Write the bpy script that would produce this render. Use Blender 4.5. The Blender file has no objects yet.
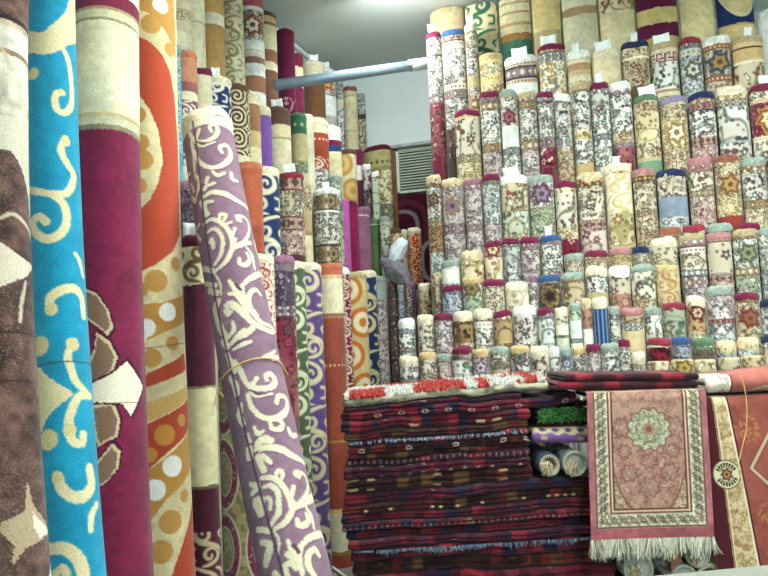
import bpy, math, random
import numpy as np
from mathutils import Vector, Matrix

sc = bpy.context.scene
COL = sc.collection
FPX = 740.0
# ------------------------------------------------------------------ camera
EYE = np.array([0.0, 0.0, 1.10])
YAW, PITCH, ROLL = math.radians(18.3), math.radians(4.4), math.radians(2.5)
_r = np.array([math.cos(YAW), math.sin(YAW), 0.0])
_f = np.array([-math.sin(YAW), math.cos(YAW), 0.0])
_z = np.array([0.0, 0.0, 1.0])
FWD = math.cos(PITCH) * _f + math.sin(PITCH) * _z
_u = -math.sin(PITCH) * _f + math.cos(PITCH) * _z
RGT = math.cos(ROLL) * _r - math.sin(ROLL) * _u
UPV = math.sin(ROLL) * _r + math.cos(ROLL) * _u
cd = bpy.data.cameras.new('camera')
cam = bpy.data.objects.new('camera', cd)
COL.objects.link(cam)
cd.sensor_width = 36.0
cd.lens = FPX / 768 * 36
cd.clip_start = 0.05
M = Matrix(((RGT[0], UPV[0], -FWD[0], EYE[0]), (RGT[1], UPV[1], -FWD[1], EYE[1]),
            (RGT[2], UPV[2], -FWD[2], EYE[2]), (0, 0, 0, 1)))
cam.matrix_world = M
sc.camera = cam

def ray(x, y): return FWD + (x - 384) / FPX * RGT - (y - 288) / FPX * UPV
def P(x, y, t): return EYE + ray(x, y) * t
def on_x(x, y, X):
    d = ray(x, y); t = (X - EYE[0]) / d[0]; return EYE + d * t, t
def on_y(x, y, Y):
    d = ray(x, y); t = (Y - EYE[1]) / d[1]; return EYE + d * t, t
def on_z(x, y, Z):
    d = ray(x, y); t = (Z - EYE[2]) / d[2]; return EYE + d * t, t

CEIL, WX, WY = 3.16, -2.04, 5.22        # ceiling height, side wall, back wall

# ------------------------------------------------------------------ colour helpers
def rgb(h):
    if not isinstance(h, str): return np.array(h, float)
    h = h.lstrip('#'); return np.array([int(h[i:i + 2], 16) / 255 for i in (0, 2, 4)])
def lin(c):
    c = np.clip(np.asarray(c, float), 0, 1)
    return np.where(c <= .04045, c / 12.92, ((c + .055) / 1.055) ** 2.4)
def hsh(a, b, s=0.0):
    x = np.sin(a * 127.1 + b * 311.7 + s * 74.7) * 43758.5453
    return x - np.floor(x)
def vn(u, v, k, s=0.0):
    x, y = u * k, v * k
    i, j = np.floor(x), np.floor(y); f, g = x - i, y - j
    f = f * f * (3 - 2 * f); g = g * g * (3 - 2 * g)
    a, b, c, d = hsh(i, j, s), hsh(i + 1, j, s), hsh(i, j + 1, s), hsh(i + 1, j + 1, s)
    return (a * (1 - f) + b * f) * (1 - g) + (c * (1 - f) + d * f) * g
def mixm(col, c, m):
    return col * (1 - m[:, None]) + rgb(c)[None, :] * m[:, None]
def sm(x, w): return np.clip(x / w + .5, 0, 1)

# palettes: field, border, dark line, accents
PAL = {
 'cream': ('#d3cdb9', '#a8987c', '#3f3630', ['#7d5048', '#667058', '#94805a', '#58404a']),
 'white': ('#dcddd4', '#a89c88', '#3a3634', ['#6c4a54', '#6c7a6c', '#8a7460', '#46404a']),
 'mauve': ('#cfc8c2', '#94807e', '#403240', ['#785064', '#5f6658', '#94785c', '#d9d5ca']),
 'gold': ('#dbd1ae', '#b09a68', '#5f4c34', ['#98783f', '#868258', '#80563c', '#ebe4cc']),
 'tan': ('#cdc1a4', '#998465', '#4b3a2a', ['#7b5a3c', '#6d6e4d', '#8f5244', '#e2dac4']),
 'grey': ('#d0d4cc', '#868f8b', '#32373f', ['#5c4d60', '#5f6e70', '#8a5f64', '#e6e8e2']),
 'brown': ('#b39a70', '#76563a', '#2e211a', ['#8c2f2e', '#ceb06a', '#3a2c2a', '#5a3020']),
 'burg':  ('#742038', '#a78d78', '#2c1018', ['#d3c6a8', '#a04c5c', '#4c5a50', '#cf9a98']),
 'dark':  ('#4b403d', '#8d7d66', '#1e1a1c', ['#c9bfa5', '#8d4a44', '#6d7a68', '#a98f68']),
 'green': ('#bfc6ae', '#75836a', '#33403a', ['#566c52', '#94805a', '#7c5452', '#dfe3d3']),
 'pink': ('#d2bfb2', '#a07c76', '#4a3032', ['#985a5e', '#6f7460', '#d6cfbe', '#744048']),
 'blueg': ('#b4babf', '#7f8590', '#333a4c', ['#505872', '#7f727c', '#d5d5d0', '#5c4652']),
 'red': ('#7c1c28', '#5a2028', '#180a0e', ['#94222c', '#301018', '#a04038', '#1c1c30']),
 'purp':  ('#4c3a4c', '#8a7d86', '#201a24', ['#b8b0ae', '#8a7f8c', '#6a5060', '#d0cabf']),
 'rose': ('#a8766a', '#c0a084', '#5a3634', ['#cbb698', '#7c4a4a', '#82805e', '#d0a89a']),
 'kilim': ('#561424', '#34101c', '#12090d', ['#82202e', '#161a34', '#601f2e', '#8a4a3a', '#180f16', '#7e7058']),
 'kilip': ('#421426', '#301220', '#100a0e', ['#7e1c2c', '#1a1f3a', '#4c2236', '#94726e', '#120f18']),
 'kilib': ('#301418', '#221014', '#0c0708', ['#6a2420', '#5e4628', '#52161e', '#12121c', '#4c4030']),
}

def floral(u, v, seed, cell, pal, vine=True, dens=.95):
    g, b, dk, acc = PAL[pal]
    col = np.repeat(rgb(g)[None, :], len(u), 0)
    aa = cell * .12
    if vine:
        n = vn(u, v, .62 / cell, seed + 3)
        col = mixm(col, acc[1], .75 * sm(.045 - np.abs(n - .5), .03))
        n = vn(u + 3, v, .5 / cell, seed + 9)
        col = mixm(col, dk, .6 * sm(.028 - np.abs(n - .5), .03))
    col = mixm(col, b, .42 * sm(vn(u, v, .55 / cell, seed + 31) - .5, .35))
    hc = cell * .5; ki, kj = np.floor(u / hc), np.floor(v / hc)
    q1, q2, q3 = hsh(ki, kj, seed + 21), hsh(ki, kj, seed + 22), hsh(ki, kj, seed + 23)
    d = np.hypot(u - (ki + .3 + .4 * q1) * hc, v - (kj + .3 + .4 * q2) * hc)
    col = mixm(col, dk, sm(hc * (.18 + .14 * q1) - d, hc * .2) * (q3 < .4) * .7)
    ci, cj = np.floor(u / cell), np.floor(v / cell)
    for di in (-1, 0, 1):
        for dj in (-1, 0, 1):
            i, j = ci + di, cj + dj
            h1, h2, h3, h4 = hsh(i, j, seed), hsh(i, j, seed + 1), hsh(i, j, seed + 2), hsh(i, j, seed + 4)
            x = u - (i + .2 + .6 * h1) * cell; y = v - (j + .2 + .6 * h2) * cell
            on = (h4 < dens)
            an = np.arctan2(y, x) + h1 * 6.28
            d = np.hypot(x, y)
            R = cell * (.30 + .24 * h3)
            leaf = (h4 * 7.3 % 1) < .4
            pet = np.where(leaf, .55 + .45 * np.cos(2 * an), .78 + .22 * np.cos((4 + np.floor(h2 * 3)) * an))
            rr = R * np.where(leaf, pet * 1.25, pet)
            m = sm(rr - d, aa) * on
            col = mixm(col, dk, m * .92)
            idx = np.floor(h3 * 31.7 % 1 * len(acc)).astype(int)
            A = np.array([rgb(c) for c in acc])[idx]
            m = (sm(rr * .72 - d, aa) * on)[:, None]
            col = col * (1 - m) + A * m
            m = sm(R * .28 - d, aa) * on * (~leaf)
            col = mixm(col, g, m * .9)
    return col

def border(u, v, h, seed, pal):
    g, b, dk, acc = PAL[pal]
    col = np.repeat(rgb(b)[None, :], len(u), 0)
    per = max(.024, h * .8)
    x = (u / per + .5 * hsh(seed, 1.)) % 1 - .5; y = (v / h - .5)
    k = np.floor(u / per)
    d = np.abs(x) * 1.15 + np.abs(y) * 1.2
    a = np.arctan2(y, x)
    d2 = np.hypot(x, y) * (1 + .2 * np.cos(6 * a))
    d = np.where((k + int(seed)) % 2 == 0, d, d2)
    col = mixm(col, dk, sm(.40 - d, .12) * .85)
    col = mixm(col, acc[int(seed) % len(acc)], sm(.31 - d, .12))
    col = mixm(col, g, sm(.15 - d, .12))
    e = .5 - np.abs(y)
    col = mixm(col, dk, sm(.07 - e, .06) * .7)
    x2 = ((u / per) % 1); dd = np.hypot(x2 - .0, np.abs(y) - .3)
    col = mixm(col, acc[(int(seed) + 1) % len(acc)], sm(.14 - np.minimum(dd, np.hypot(x2 - 1, np.abs(y) - .3)), .1))
    return col

def plain(u, v, c, seed, amt=.06):
    n = (vn(u, v, 60, seed) - .5) * amt + (vn(u, v, 14, seed + 5) - .5) * amt
    return np.clip(rgb(c)[None, :] * (1 + n[:, None] * 2), 0, 1)

def crom(pts, k=6):
    p = np.array(pts, float)
    if len(p) < 3: return p
    q = np.vstack([2 * p[0] - p[1], p, 2 * p[-1] - p[-2]])
    out = []
    for i in range(1, len(q) - 2):
        a, b, c, d = q[i - 1], q[i], q[i + 1], q[i + 2]
        for s in range(k):
            t = s / k
            out.append(.5 * (2 * b + (c - a) * t + (2 * a - 5 * b + 4 * c - d) * t * t + (3 * b - a - 3 * c + d) * t ** 3))
    out.append(p[-1]); return np.array(out)

def stroke(u, v, col, pts, w, c, aa=.002, taper=0.0, smooth=True):
    p = crom(pts) if smooth else np.array(pts, float)
    w0 = w / 2
    lo, hi = p.min(0) - w, p.max(0) + w
    sel = np.where((u > lo[0]) & (u < hi[0]) & (v > lo[1]) & (v < hi[1]))[0]
    if len(sel) == 0: return col
    x, y = u[sel], v[sel]
    best = np.full(len(sel), -1e9)
    n = len(p) - 1
    for i in range(max(n, 1)):
        a = p[i]; b = p[min(i + 1, n)]
        d = b - a; L = d @ d + 1e-12
        t = np.clip(((x - a[0]) * d[0] + (y - a[1]) * d[1]) / L, 0, 1)
        ds = np.hypot(x - a[0] - d[0] * t, y - a[1] - d[1] * t)
        ww = w0 * (1 - taper * abs(2 * (i + .5) / max(n, 1) - 1))
        best = np.maximum(best, ww - ds)
    m = sm(best, aa * 1.5)
    cc = col[sel]
    col[sel] = cc * (1 - m[:, None]) + rgb(c)[None, :] * m[:, None]
    return col

def polyfill(u, v, col, pts, c):
    p = np.array(pts, float)
    lo, hi = p.min(0), p.max(0)
    sel = np.where((u > lo[0]) & (u < hi[0]) & (v > lo[1]) & (v < hi[1]))[0]
    if len(sel) == 0: return col
    x, y = u[sel], v[sel]
    ins = np.zeros(len(sel), bool)
    for i in range(len(p)):
        a, b = p[i], p[i - 1]
        if a[1] == b[1]: continue
        cr = ((a[1] > y) != (b[1] > y)) & (x < (b[0] - a[0]) * (y - a[1]) / (b[1] - a[1]) + a[0])
        ins ^= cr
    col[sel[ins]] = rgb(c); return col

def dots(u, v, col, lst, c, aa=.002):
    for (x, y, r) in lst:
        m = sm(r - np.hypot(u - x, v - y), aa * 1.5); col = mixm(col, c, m)
    return col

# canonical arabesque for medium distance carpets (unit cell: u in -1..1, v in 0..1)
def _spiral(cx, cy, r0, a0, turns, sgn):
    o = []
    for i in range(14):
        s = i / 13; r = r0 * (1 - .82 * s); a = a0 + sgn * s * turns * 6.28
        o.append((cx + r * math.cos(a), cy + r * math.sin(a) * .5))
    return o
ARAB = [([(-.9, 0), (-.2, .06), (.35, .18), (.55, .36), (.2, .5), (-.3, .56), (-.75, .7), (-.5, .9), (.1, 1.0)], .17),
        (_spiral(.05, .33, .38, -.5, 1.1, 1), .13), (_spiral(-.2, .78, .4, 2.6, 1.1, 1), .13),
        ([(.5, .05), (.8, .12), (.9, .25)], .13), ([(.5, .62), (.85, .66), (.8, .84), (.5, .86)], .14),
        ([(-.95, .3), (-.7, .36), (-.85, .46)], .13)]
def arab(u, v, W, ground, fig, seed, line=None):
    col = plain(u, v, ground, seed)
    L = W * 2.1
    k = np.floor(v / L); y = (v / L) % 1
    x = u / W * np.where((k + int(seed)) % 2 == 0, 1, -1)
    x = (x + 1) % 2 - 1
    for pts, w in ARAB:
        q = crom(pts, 4)
        q = q * np.array([1, 2.1])
        for off in (0,):
            col = stroke(x, y * 2.1, col, q, w * 1.35, fig, .05, .35, False)
    if line is not None:
        pass
    return col

def circ(u, v, ground, ring, dot, W, seed):
    col = plain(u, v, ground, seed)
    L = W * 1.3
    y = (v / L + .37 * (seed % 3)) % 1 - .5; k = np.floor(v / L + .37 * (seed % 3))
    x = u / L + np.where(k % 2 == 0, .2, -.25)
    d = np.hypot(x, y)
    col = mixm(col, ring, sm(.47 - d, .05)); col = mixm(col, dot, sm(.33 - d, .05))
    col = mixm(col, ring, sm(.14 - d, .05))
    return col

# spec: list of "kind:args@px" bands from the top down
def parse_spec(spec, mpp, seed, R):
    out = []
    for tk in spec.split():
        h = 1e9
        if '@' in tk: tk, hs = tk.split('@'); h = float(hs) * mpp
        kind, _, a = tk.partition(':')
        out.append((kind, a.split(',') if a else [], h))
    return out
def hexc(s): return NAMED.get(s, s)
NAMED = {'bu': '#6e2340', 'nv': '#283050', 'cr': '#d6cdb0', 'wh': '#dfe2da', 'sg': '#8b9a8e', 'pk': '#a87676', 'rd': '#86303e',
         'ru': '#8c5648', 'li': '#877c98', 'tn': '#ad9c78', 'gd': '#c2a878', 'bl': '#38527e', 'gn': '#577258', 'fr': '#c6b692',
         'br': '#5d4436', 'mv': '#8d6478', 'or': '#b5694c', 'ol': '#8a8360', 'pu': '#6b4a96', 'bk': '#2b2426', 'gy': '#9aa39e',
         'mr': '#54152e', 'kh': '#b6a468', 'te': '#3f7f86', 'mg': '#c253a8', 'tl': '#2f8fae', 'iv': '#e6e0c4', 'dg': '#3f6b55', 'rr': '#95442f'}

def band_pattern(u, v, spec, mpp, seed, R):
    bands = parse_spec(spec, mpp, seed, R)
    col = np.zeros((len(u), 3)); col[:] = rgb('#cfc8b0')
    v0 = -1e3; acc = 0.0
    vw = v + (vn(u, v, 30, seed) - .5) * .004
    for n, (kind, a, h) in enumerate(bands):
        lo = acc if n else -1e3
        hi = acc + h
        sel = np.where((vw >= lo) & (vw < hi))[0]
        s = seed + n * 7.0
        if len(sel):
            x, y = u[sel], vw[sel]
            if kind == 'pl': c = plain(x, y, hexc(a[0]), s)
            elif kind == 'fl': c = floral(x, y, s, .030, a[0])
            elif kind == 'fm': c = floral(x, y, s, .038, a[0])
            elif kind == 'fL': c = floral(x, y, s, .058, a[0], True, .6)
            elif kind == 'sp': c = floral(x, y, s, .06, a[0], True, .45)
            elif kind == 'bd': c = border(x, y - acc, h, s, a[0])
            elif kind == 'ar': c = arab(x, y, R * float(a[2]) if len(a) > 2 else R * 1.3, hexc(a[0]), hexc(a[1]), s)
            elif kind == 'ci': c = circ(x, y, hexc(a[0]), hexc(a[1]), hexc(a[2]), R * 2, s)
            elif kind == 'st':
                m = np.abs((x / .02) % 1 - .5)
                c = plain(x, y, hexc(a[0]), s); c = mixm(c, hexc(a[1]), sm(.16 - m, .2))
            elif kind == 'gk':
                per = h * .9; q = (x / per) % 1; w = ((y - acc) / h)
                c = plain(x, y, hexc(a[0]), s)
                on = ((q < .2) & (w > .15)) | ((w > .15) & (w < .33) & (q < .75)) | ((q > .58) & (q < .75) & (w < .8)) | ((w > .65) & (w < .83) & (q > .35))
                c = mixm(c, hexc(a[1]), on * .9)
            elif kind == 'dt':
                per = h * .7; q = (x / per) % 1 - .5; w = ((y - acc) / h - .5)
                c = plain(x, y, hexc(a[0]), s); c = mixm(c, hexc(a[1]), sm(.22 - np.hypot(q, w * 1.2), .12))
            elif kind == 'md':
                c = floral(x, y, s, .03, a[0])
                cy = acc + min(h, R * 3) / 2; d = np.hypot(x - .1 * R, y - cy) / R * (1 + .17 * np.cos(6 * np.arctan2(y - cy, x) + seed) + .07 * np.cos(12 * np.arctan2(y - cy, x)))
                c = mixm(c, hexc(a[1]), sm(.85 - d, .1) * .85); c = mixm(c, PAL[a[0]][2], sm(.12 - np.abs(d - .62), .1) * .5); c = mixm(c, hexc(a[2]), sm(.5 - d, .12)); c = mixm(c, PAL[a[0]][2], sm(.22 - d, .1) * .8)
            elif kind == 'wv':
                m = sm((y - acc) - (.6 * R + R * 1.1 * np.sin(x / R * 1.3 + seed)), .01); c = plain(x, y, hexc(a[0]), s); c = mixm(c, hexc(a[1]), m)
                c = mixm(c, '#d9cfae', sm(.006 - np.abs((y - acc) - (.6 * R + R * 1.1 * np.sin(x / R * 1.3 + seed))), .004))
            elif kind == 'lp':
                n1 = vn(x, y, 55, s); n2 = vn(x, y, 55, s + 20)
                c = plain(x, y, hexc(a[0]), s); c = mixm(c, hexc(a[1]), sm(np.abs(n1 - .5) - .16, .05)); c = mixm(c, hexc(a[2]), sm(.09 - np.abs(n2 - .5), .05) * .8)
            elif kind == 'vi':
                c = plain(x, y, hexc(a[0]), s)
                for q in range(3):
                    cx = np.sin(y / .045 + q * 2.1 + seed) * .035 + (q - 1) * R * .9
                    c = mixm(c, hexc(a[1]), sm(.0045 - np.abs(x - cx), .004) * .9)
                k = np.floor(y / .03); xx = x - (hsh(k, 0., s) - .5) * R * 2; yy = y - (k + .5) * .03
                c = mixm(c, hexc(a[2] if len(a) > 2 else a[1]), sm(.016 - np.hypot(xx, yy * 1.4), .006))
            elif kind == 'wr':
                c = plain(x, y, hexc(a[0]), s)
                k = np.floor(x / (R * 1.7) + .5); cx = k * R * 1.7; cy = (np.floor(y / (R * 1.8)) + .5) * R * 1.8
                dx, dy = (x - cx) / R, (y - cy) / R; d = np.hypot(dx, dy); an = np.arctan2(dy, dx)
                c = mixm(c, hexc(a[1]), sm(np.cos(d * 17 + an) - .1, .4) * .95)
            else: c = plain(x, y, '#cccccc', s)
            col[sel] = c
        if n and h > .02:                                   # a thin woven guard line between bands
            pass
        acc = hi
    return col

def auto_spec(pal, rng, bpal=None):
    bp = bpal or pal
    a = rng.randint(6, 10); f = rng.randint(24, 34)
    second = rng.choice([pal, pal, 'mauve', 'tan', 'cream'])
    return f"bd:{bp}@{a} pl:cr@1.3 fl:{pal}@{f} pl:br@1 bd:{bp}@{a} pl:cr@1.3 fl:{second}@40 bd:{bp}@8 fl:{pal}"

# ------------------------------------------------------------------ materials
def new_mat(name):
    m = bpy.data.materials.new(name); m.use_nodes = True
    nt = m.node_tree; b = nt.nodes['Principled BSDF']; return m, nt, b
def rug_material(name, fine=700, fleck=.22, bump=.35, rough=.95, sheen=.15):
    m, nt, b = new_mat(name); N, L = nt.nodes, nt.links
    at = N.new('ShaderNodeAttribute'); at.attribute_name = 'weave'
    tc = N.new('ShaderNodeTexCoord')
    n1 = N.new('ShaderNodeTexNoise'); n1.inputs['Scale'].default_value = fine; n1.inputs['Detail'].default_value = 2
    L.new(tc.outputs['Object'], n1.inputs['Vector'])
    mr = N.new('ShaderNodeMapRange'); mr.inputs['From Min'].default_value = .3; mr.inputs['From Max'].default_value = .7
    mr.inputs['To Min'].default_value = 1 - fleck; mr.inputs['To Max'].default_value = 1 + fleck
    L.new(n1.outputs['Fac'], mr.inputs['Value'])
    mx = N.new('ShaderNodeVectorMath'); mx.operation = 'SCALE'
    L.new(at.outputs['Color'], mx.inputs[0]); L.new(mr.outputs['Result'], mx.inputs['Scale'])
    L.new(mx.outputs['Vector'], b.inputs['Base Color'])
    b.inputs['Roughness'].default_value = rough
    b.inputs['Specular IOR Level'].default_value = .12
    b.inputs['Sheen Weight'].default_value = sheen
    bp = N.new('ShaderNodeBump'); bp.inputs['Strength'].default_value = bump; bp.inputs['Distance'].default_value = .003
    L.new(n1.outputs['Fac'], bp.inputs['Height']); L.new(bp.outputs['Normal'], b.inputs['Normal'])
    return m
MRUG = rug_material('rug_wool', 600, .16)
MBIG = rug_material('carpet_pile', 420, .22, .6)
MEDGE = rug_material('edge_binding', 500, .12, .3)
def simple_mat(name, c, rough=.6, metal=0.0, scale=40, amt=.06, bump=0.0):
    m, nt, b = new_mat(name); N, L = nt.nodes, nt.links
    tc = N.new('ShaderNodeTexCoord'); n = N.new('ShaderNodeTexNoise'); n.inputs['Scale'].default_value = scale; n.inputs['Detail'].default_value = 4
    L.new(tc.outputs['Object'], n.inputs['Vector'])
    r = N.new('ShaderNodeValToRGB'); c = lin(rgb(c))
    r.color_ramp.elements[0].position = .3; r.color_ramp.elements[1].position = .7
    r.color_ramp.elements[0].color = (*np.clip(c * (1 - amt * 2), 0, 1), 1); r.color_ramp.elements[1].color = (*np.clip(c * (1 + amt * 2), 0, 1), 1)
    L.new(n.outputs['Fac'], r.inputs['Fac']); L.new(r.outputs['Color'], b.inputs['Base Color'])
    b.inputs['Roughness'].default_value = rough; b.inputs['Metallic'].default_value = metal
    if bump:
        bp = N.new('ShaderNodeBump'); bp.inputs['Strength'].default_value = bump; bp.inputs['Distance'].default_value = .004
        L.new(n.outputs['Fac'], bp.inputs['Height']); L.new(bp.outputs['Normal'], b.inputs['Normal'])
    return m
MWALL = simple_mat('wall_paint', '#dde9ea', .8, 0, 3, .02)
MCEIL = simple_mat('ceiling_paint', '#d3d9d4', .9, 0, 2, .02)
MFLOOR = simple_mat('floor_concrete', '#77756f', .7, 0, 8, .1)
MTAG = simple_mat('tag_card', '#eef4f4', .7, 0, 30, .01)
MPIPE = simple_mat('pipe_paint', '#8fa2b2', .35, .3, 12, .06)
MPIPEW = simple_mat('pipe_sleeve', '#cfd4d0', .4, 0, 12, .04)
MVENT = simple_mat('vent_paint', '#d3dacb', .5, 0, 12, .04)
MWOOD = simple_mat('post_wood', '#7d5433', .6, 0, 14, .15)
MCORD = simple_mat('cord_twine', '#cfae6a', .8, 0, 60, .1)
MBAG = simple_mat('bag_plastic', '#dbe6ee', .3, 0, 10, .03)
MCLOTH = simple_mat('cloth_grey', '#77757c', .9, 0, 40, .12, .4)
MTABLE = simple_mat('table_laminate', '#83867c', .4, 0, 20, .03)
MTRUNK = simple_mat('trunking_paint', '#cdd9d8', .5, 0, 10, .03)
MPLAST = simple_mat('core_plastic', '#93998c', .45, 0, 12, .06)

# ------------------------------------------------------------------ object helpers
def link(o, parent=None):
    COL.objects.link(o)
    if parent is not None: o.parent = parent
    return o
def thing(name, loc, label, cat, group=None):
    o = bpy.data.objects.new(name, None); o.empty_display_size = .05
    link(o); o.location = Vector(loc)
    o['label'] = label; o['category'] = cat
    if group: o['group'] = group
    return o
def tagp(o, label, cat, group=None):
    o['label'] = label; o['category'] = cat
    if group: o['group'] = group
    return o
def mk(name, V, F, mat, parent=None, col=None, smooth=True, off=None):
    V = np.asarray(V, float).reshape(-1, 3)
    if off is not None: V = V - np.asarray(off)[None, :]
    me = bpy.data.meshes.new(name)
    if isinstance(F, np.ndarray):
        n = len(F); k = F.shape[1]
        me.vertices.add(len(V)); me.vertices.foreach_set('co', V.astype(np.float32).ravel())
        me.loops.add(n * k); me.loops.foreach_set('vertex_index', F.astype(np.int32).ravel())
        me.polygons.add(n); me.polygons.foreach_set('loop_start', np.arange(0, n * k, k, dtype=np.int32))
        me.update(calc_edges=True)
    else:
        me.from_pydata([tuple(p) for p in V], [], F)
    if smooth: me.polygons.foreach_set('use_smooth', [True] * len(me.polygons))
    if col is not None:
        a = me.color_attributes.new('weave', 'FLOAT_COLOR', 'POINT')
        c = np.ones((len(V), 4), np.float32); c[:, :3] = lin(col)
        a.data.foreach_set('color', c.ravel())
    me.materials.append(mat)
    me.update()
    o = bpy.data.objects.new(name, me)
    return link(o, parent)
def gridF(nr, nc, wrap):
    r = np.arange(nr - 1)[:, None]; c = np.arange(nc if wrap else nc - 1)[None, :]
    c2 = (c + 1) % nc
    a = r * nc + c; b = r * nc + c2; d = (r + 1) * nc + c2; e = (r + 1) * nc + c
    return np.stack([a, e, d, b], -1).reshape(-1, 4)
def boxVF(lo, hi):
    x0, y0, z0 = lo; x1, y1, z1 = hi
    V = [(x0, y0, z0), (x1, y0, z0), (x1, y1, z0), (x0, y1, z0), (x0, y0, z1), (x1, y0, z1), (x1, y1, z1), (x0, y1, z1)]
    F = [(0, 3, 2, 1), (4, 5, 6, 7), (0, 1, 5, 4), (1, 2, 6, 5), (2, 3, 7, 6), (3, 0, 4, 7)]
    return V, F
def frameboxVF(c, ax, half):
    V = []; 
    for s in ((-1, -1, -1), (1, -1, -1), (1, 1, -1), (-1, 1, -1), (-1, -1, 1), (1, -1, 1), (1, 1, 1), (-1, 1, 1)):
        V.append(np.asarray(c) + sum(np.asarray(ax[i]) * half[i] * s[i] for i in range(3)))
    return V, [(0, 3, 2, 1), (4, 5, 6, 7), (0, 1, 5, 4), (1, 2, 6, 5), (2, 3, 7, 6), (3, 0, 4, 7)]
def join(parts):
    V, F = [], []
    for v, f in parts:
        o = len(V); V += [tuple(p) for p in v]; F += [tuple(i + o for i in q) for q in f]
    return V, F
def tubeVF(pts, r, n=8, caps=True):
    p = np.asarray(pts, float); V = []; F = []
    ref = np.array([0.31, .22, .93])
    for i in range(len(p)):
        d = p[min(i + 1, len(p) - 1)] - p[max(i - 1, 0)]; d /= np.linalg.norm(d) + 1e-9
        a = np.cross(d, ref); a /= np.linalg.norm(a) + 1e-9; b = np.cross(d, a)
        rr = r[i] if hasattr(r, '__len__') else r
        for k in range(n):
            t = 2 * math.pi * k / n; V.append(p[i] + rr * (math.cos(t) * a + math.sin(t) * b))
    for i in range(len(p) - 1):
        for k in range(n):
            F.append((i * n + k, i * n + (k + 1) % n, (i + 1) * n + (k + 1) % n, (i + 1) * n + k))
    if caps:
        F.append(tuple(range(n))[::-1]); F.append(tuple((len(p) - 1) * n + k for k in range(n)))
    return V, F
def bevel(o, w=.004, seg=2):
    m = o.modifiers.new('edge', 'BEVEL'); m.width = w; m.segments = seg; m.limit_method = 'ANGLE'; return o

# ------------------------------------------------------------------ rolled carpets
class Frame:
    def __init__(s, top, bot, R, face=None):
        s.top, s.bot, s.R = np.array(top, float), np.array(bot, float), R
        a = s.bot - s.top; s.L = np.linalg.norm(a); s.a = a / s.L
        f = EYE - (s.top + s.a * .3) if face is None else np.array(face, float); f = f - s.a * (f @ s.a); s.f = f / np.linalg.norm(f)
        q = np.cross(s.a, s.f); s.s = q if q @ RGT > 0 else -q
        s.bow, s.va, s.vb = 0.0, 0.0, 1.0
    def disp(s, v): q = (v - s.va) / (s.vb - s.va); return s.bow * 4 * q * (1 - q)
    def uv(s, x, y):                                            # where the line of sight through a picture point meets the roll
        d = ray(x, y); o = EYE - s.top
        dp = d - s.a * (d @ s.a); dv = 0.0
        for _ in range(3):
            op = o - s.a * (o @ s.a) - s.s * dv
            A, B, C = dp @ dp, 2 * (dp @ op), op @ op - s.R ** 2
            D = B * B - 4 * A * C
            t = (-B - math.sqrt(D)) / (2 * A) if D > 0 else -B / (2 * A)
            p = o + d * t
            dv = s.disp(p @ s.a)
        q = op + dp * t
        th = max(-1.48, min(1.48, math.atan2(q @ s.s, q @ s.f)))
        return (th * s.R, p @ s.a)
    def tr(s, pts): return [s.uv(x, y) for x, y in pts]

CAPW = {'bu': 'burgundy', 'nv': 'navy', 'cr': 'cream', 'wh': 'white', 'sg': 'sage green', 'pk': 'pink', 'rd': 'red', 'ru': 'rust', 'li': 'lilac',
        'tn': 'tan', 'gd': 'golden', 'bl': 'blue', 'gn': 'green', 'fr': 'frayed cream', 'br': 'brown', 'mv': 'mauve', 'or': 'orange', 'gy': 'grey', 'mr': 'maroon'}

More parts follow.
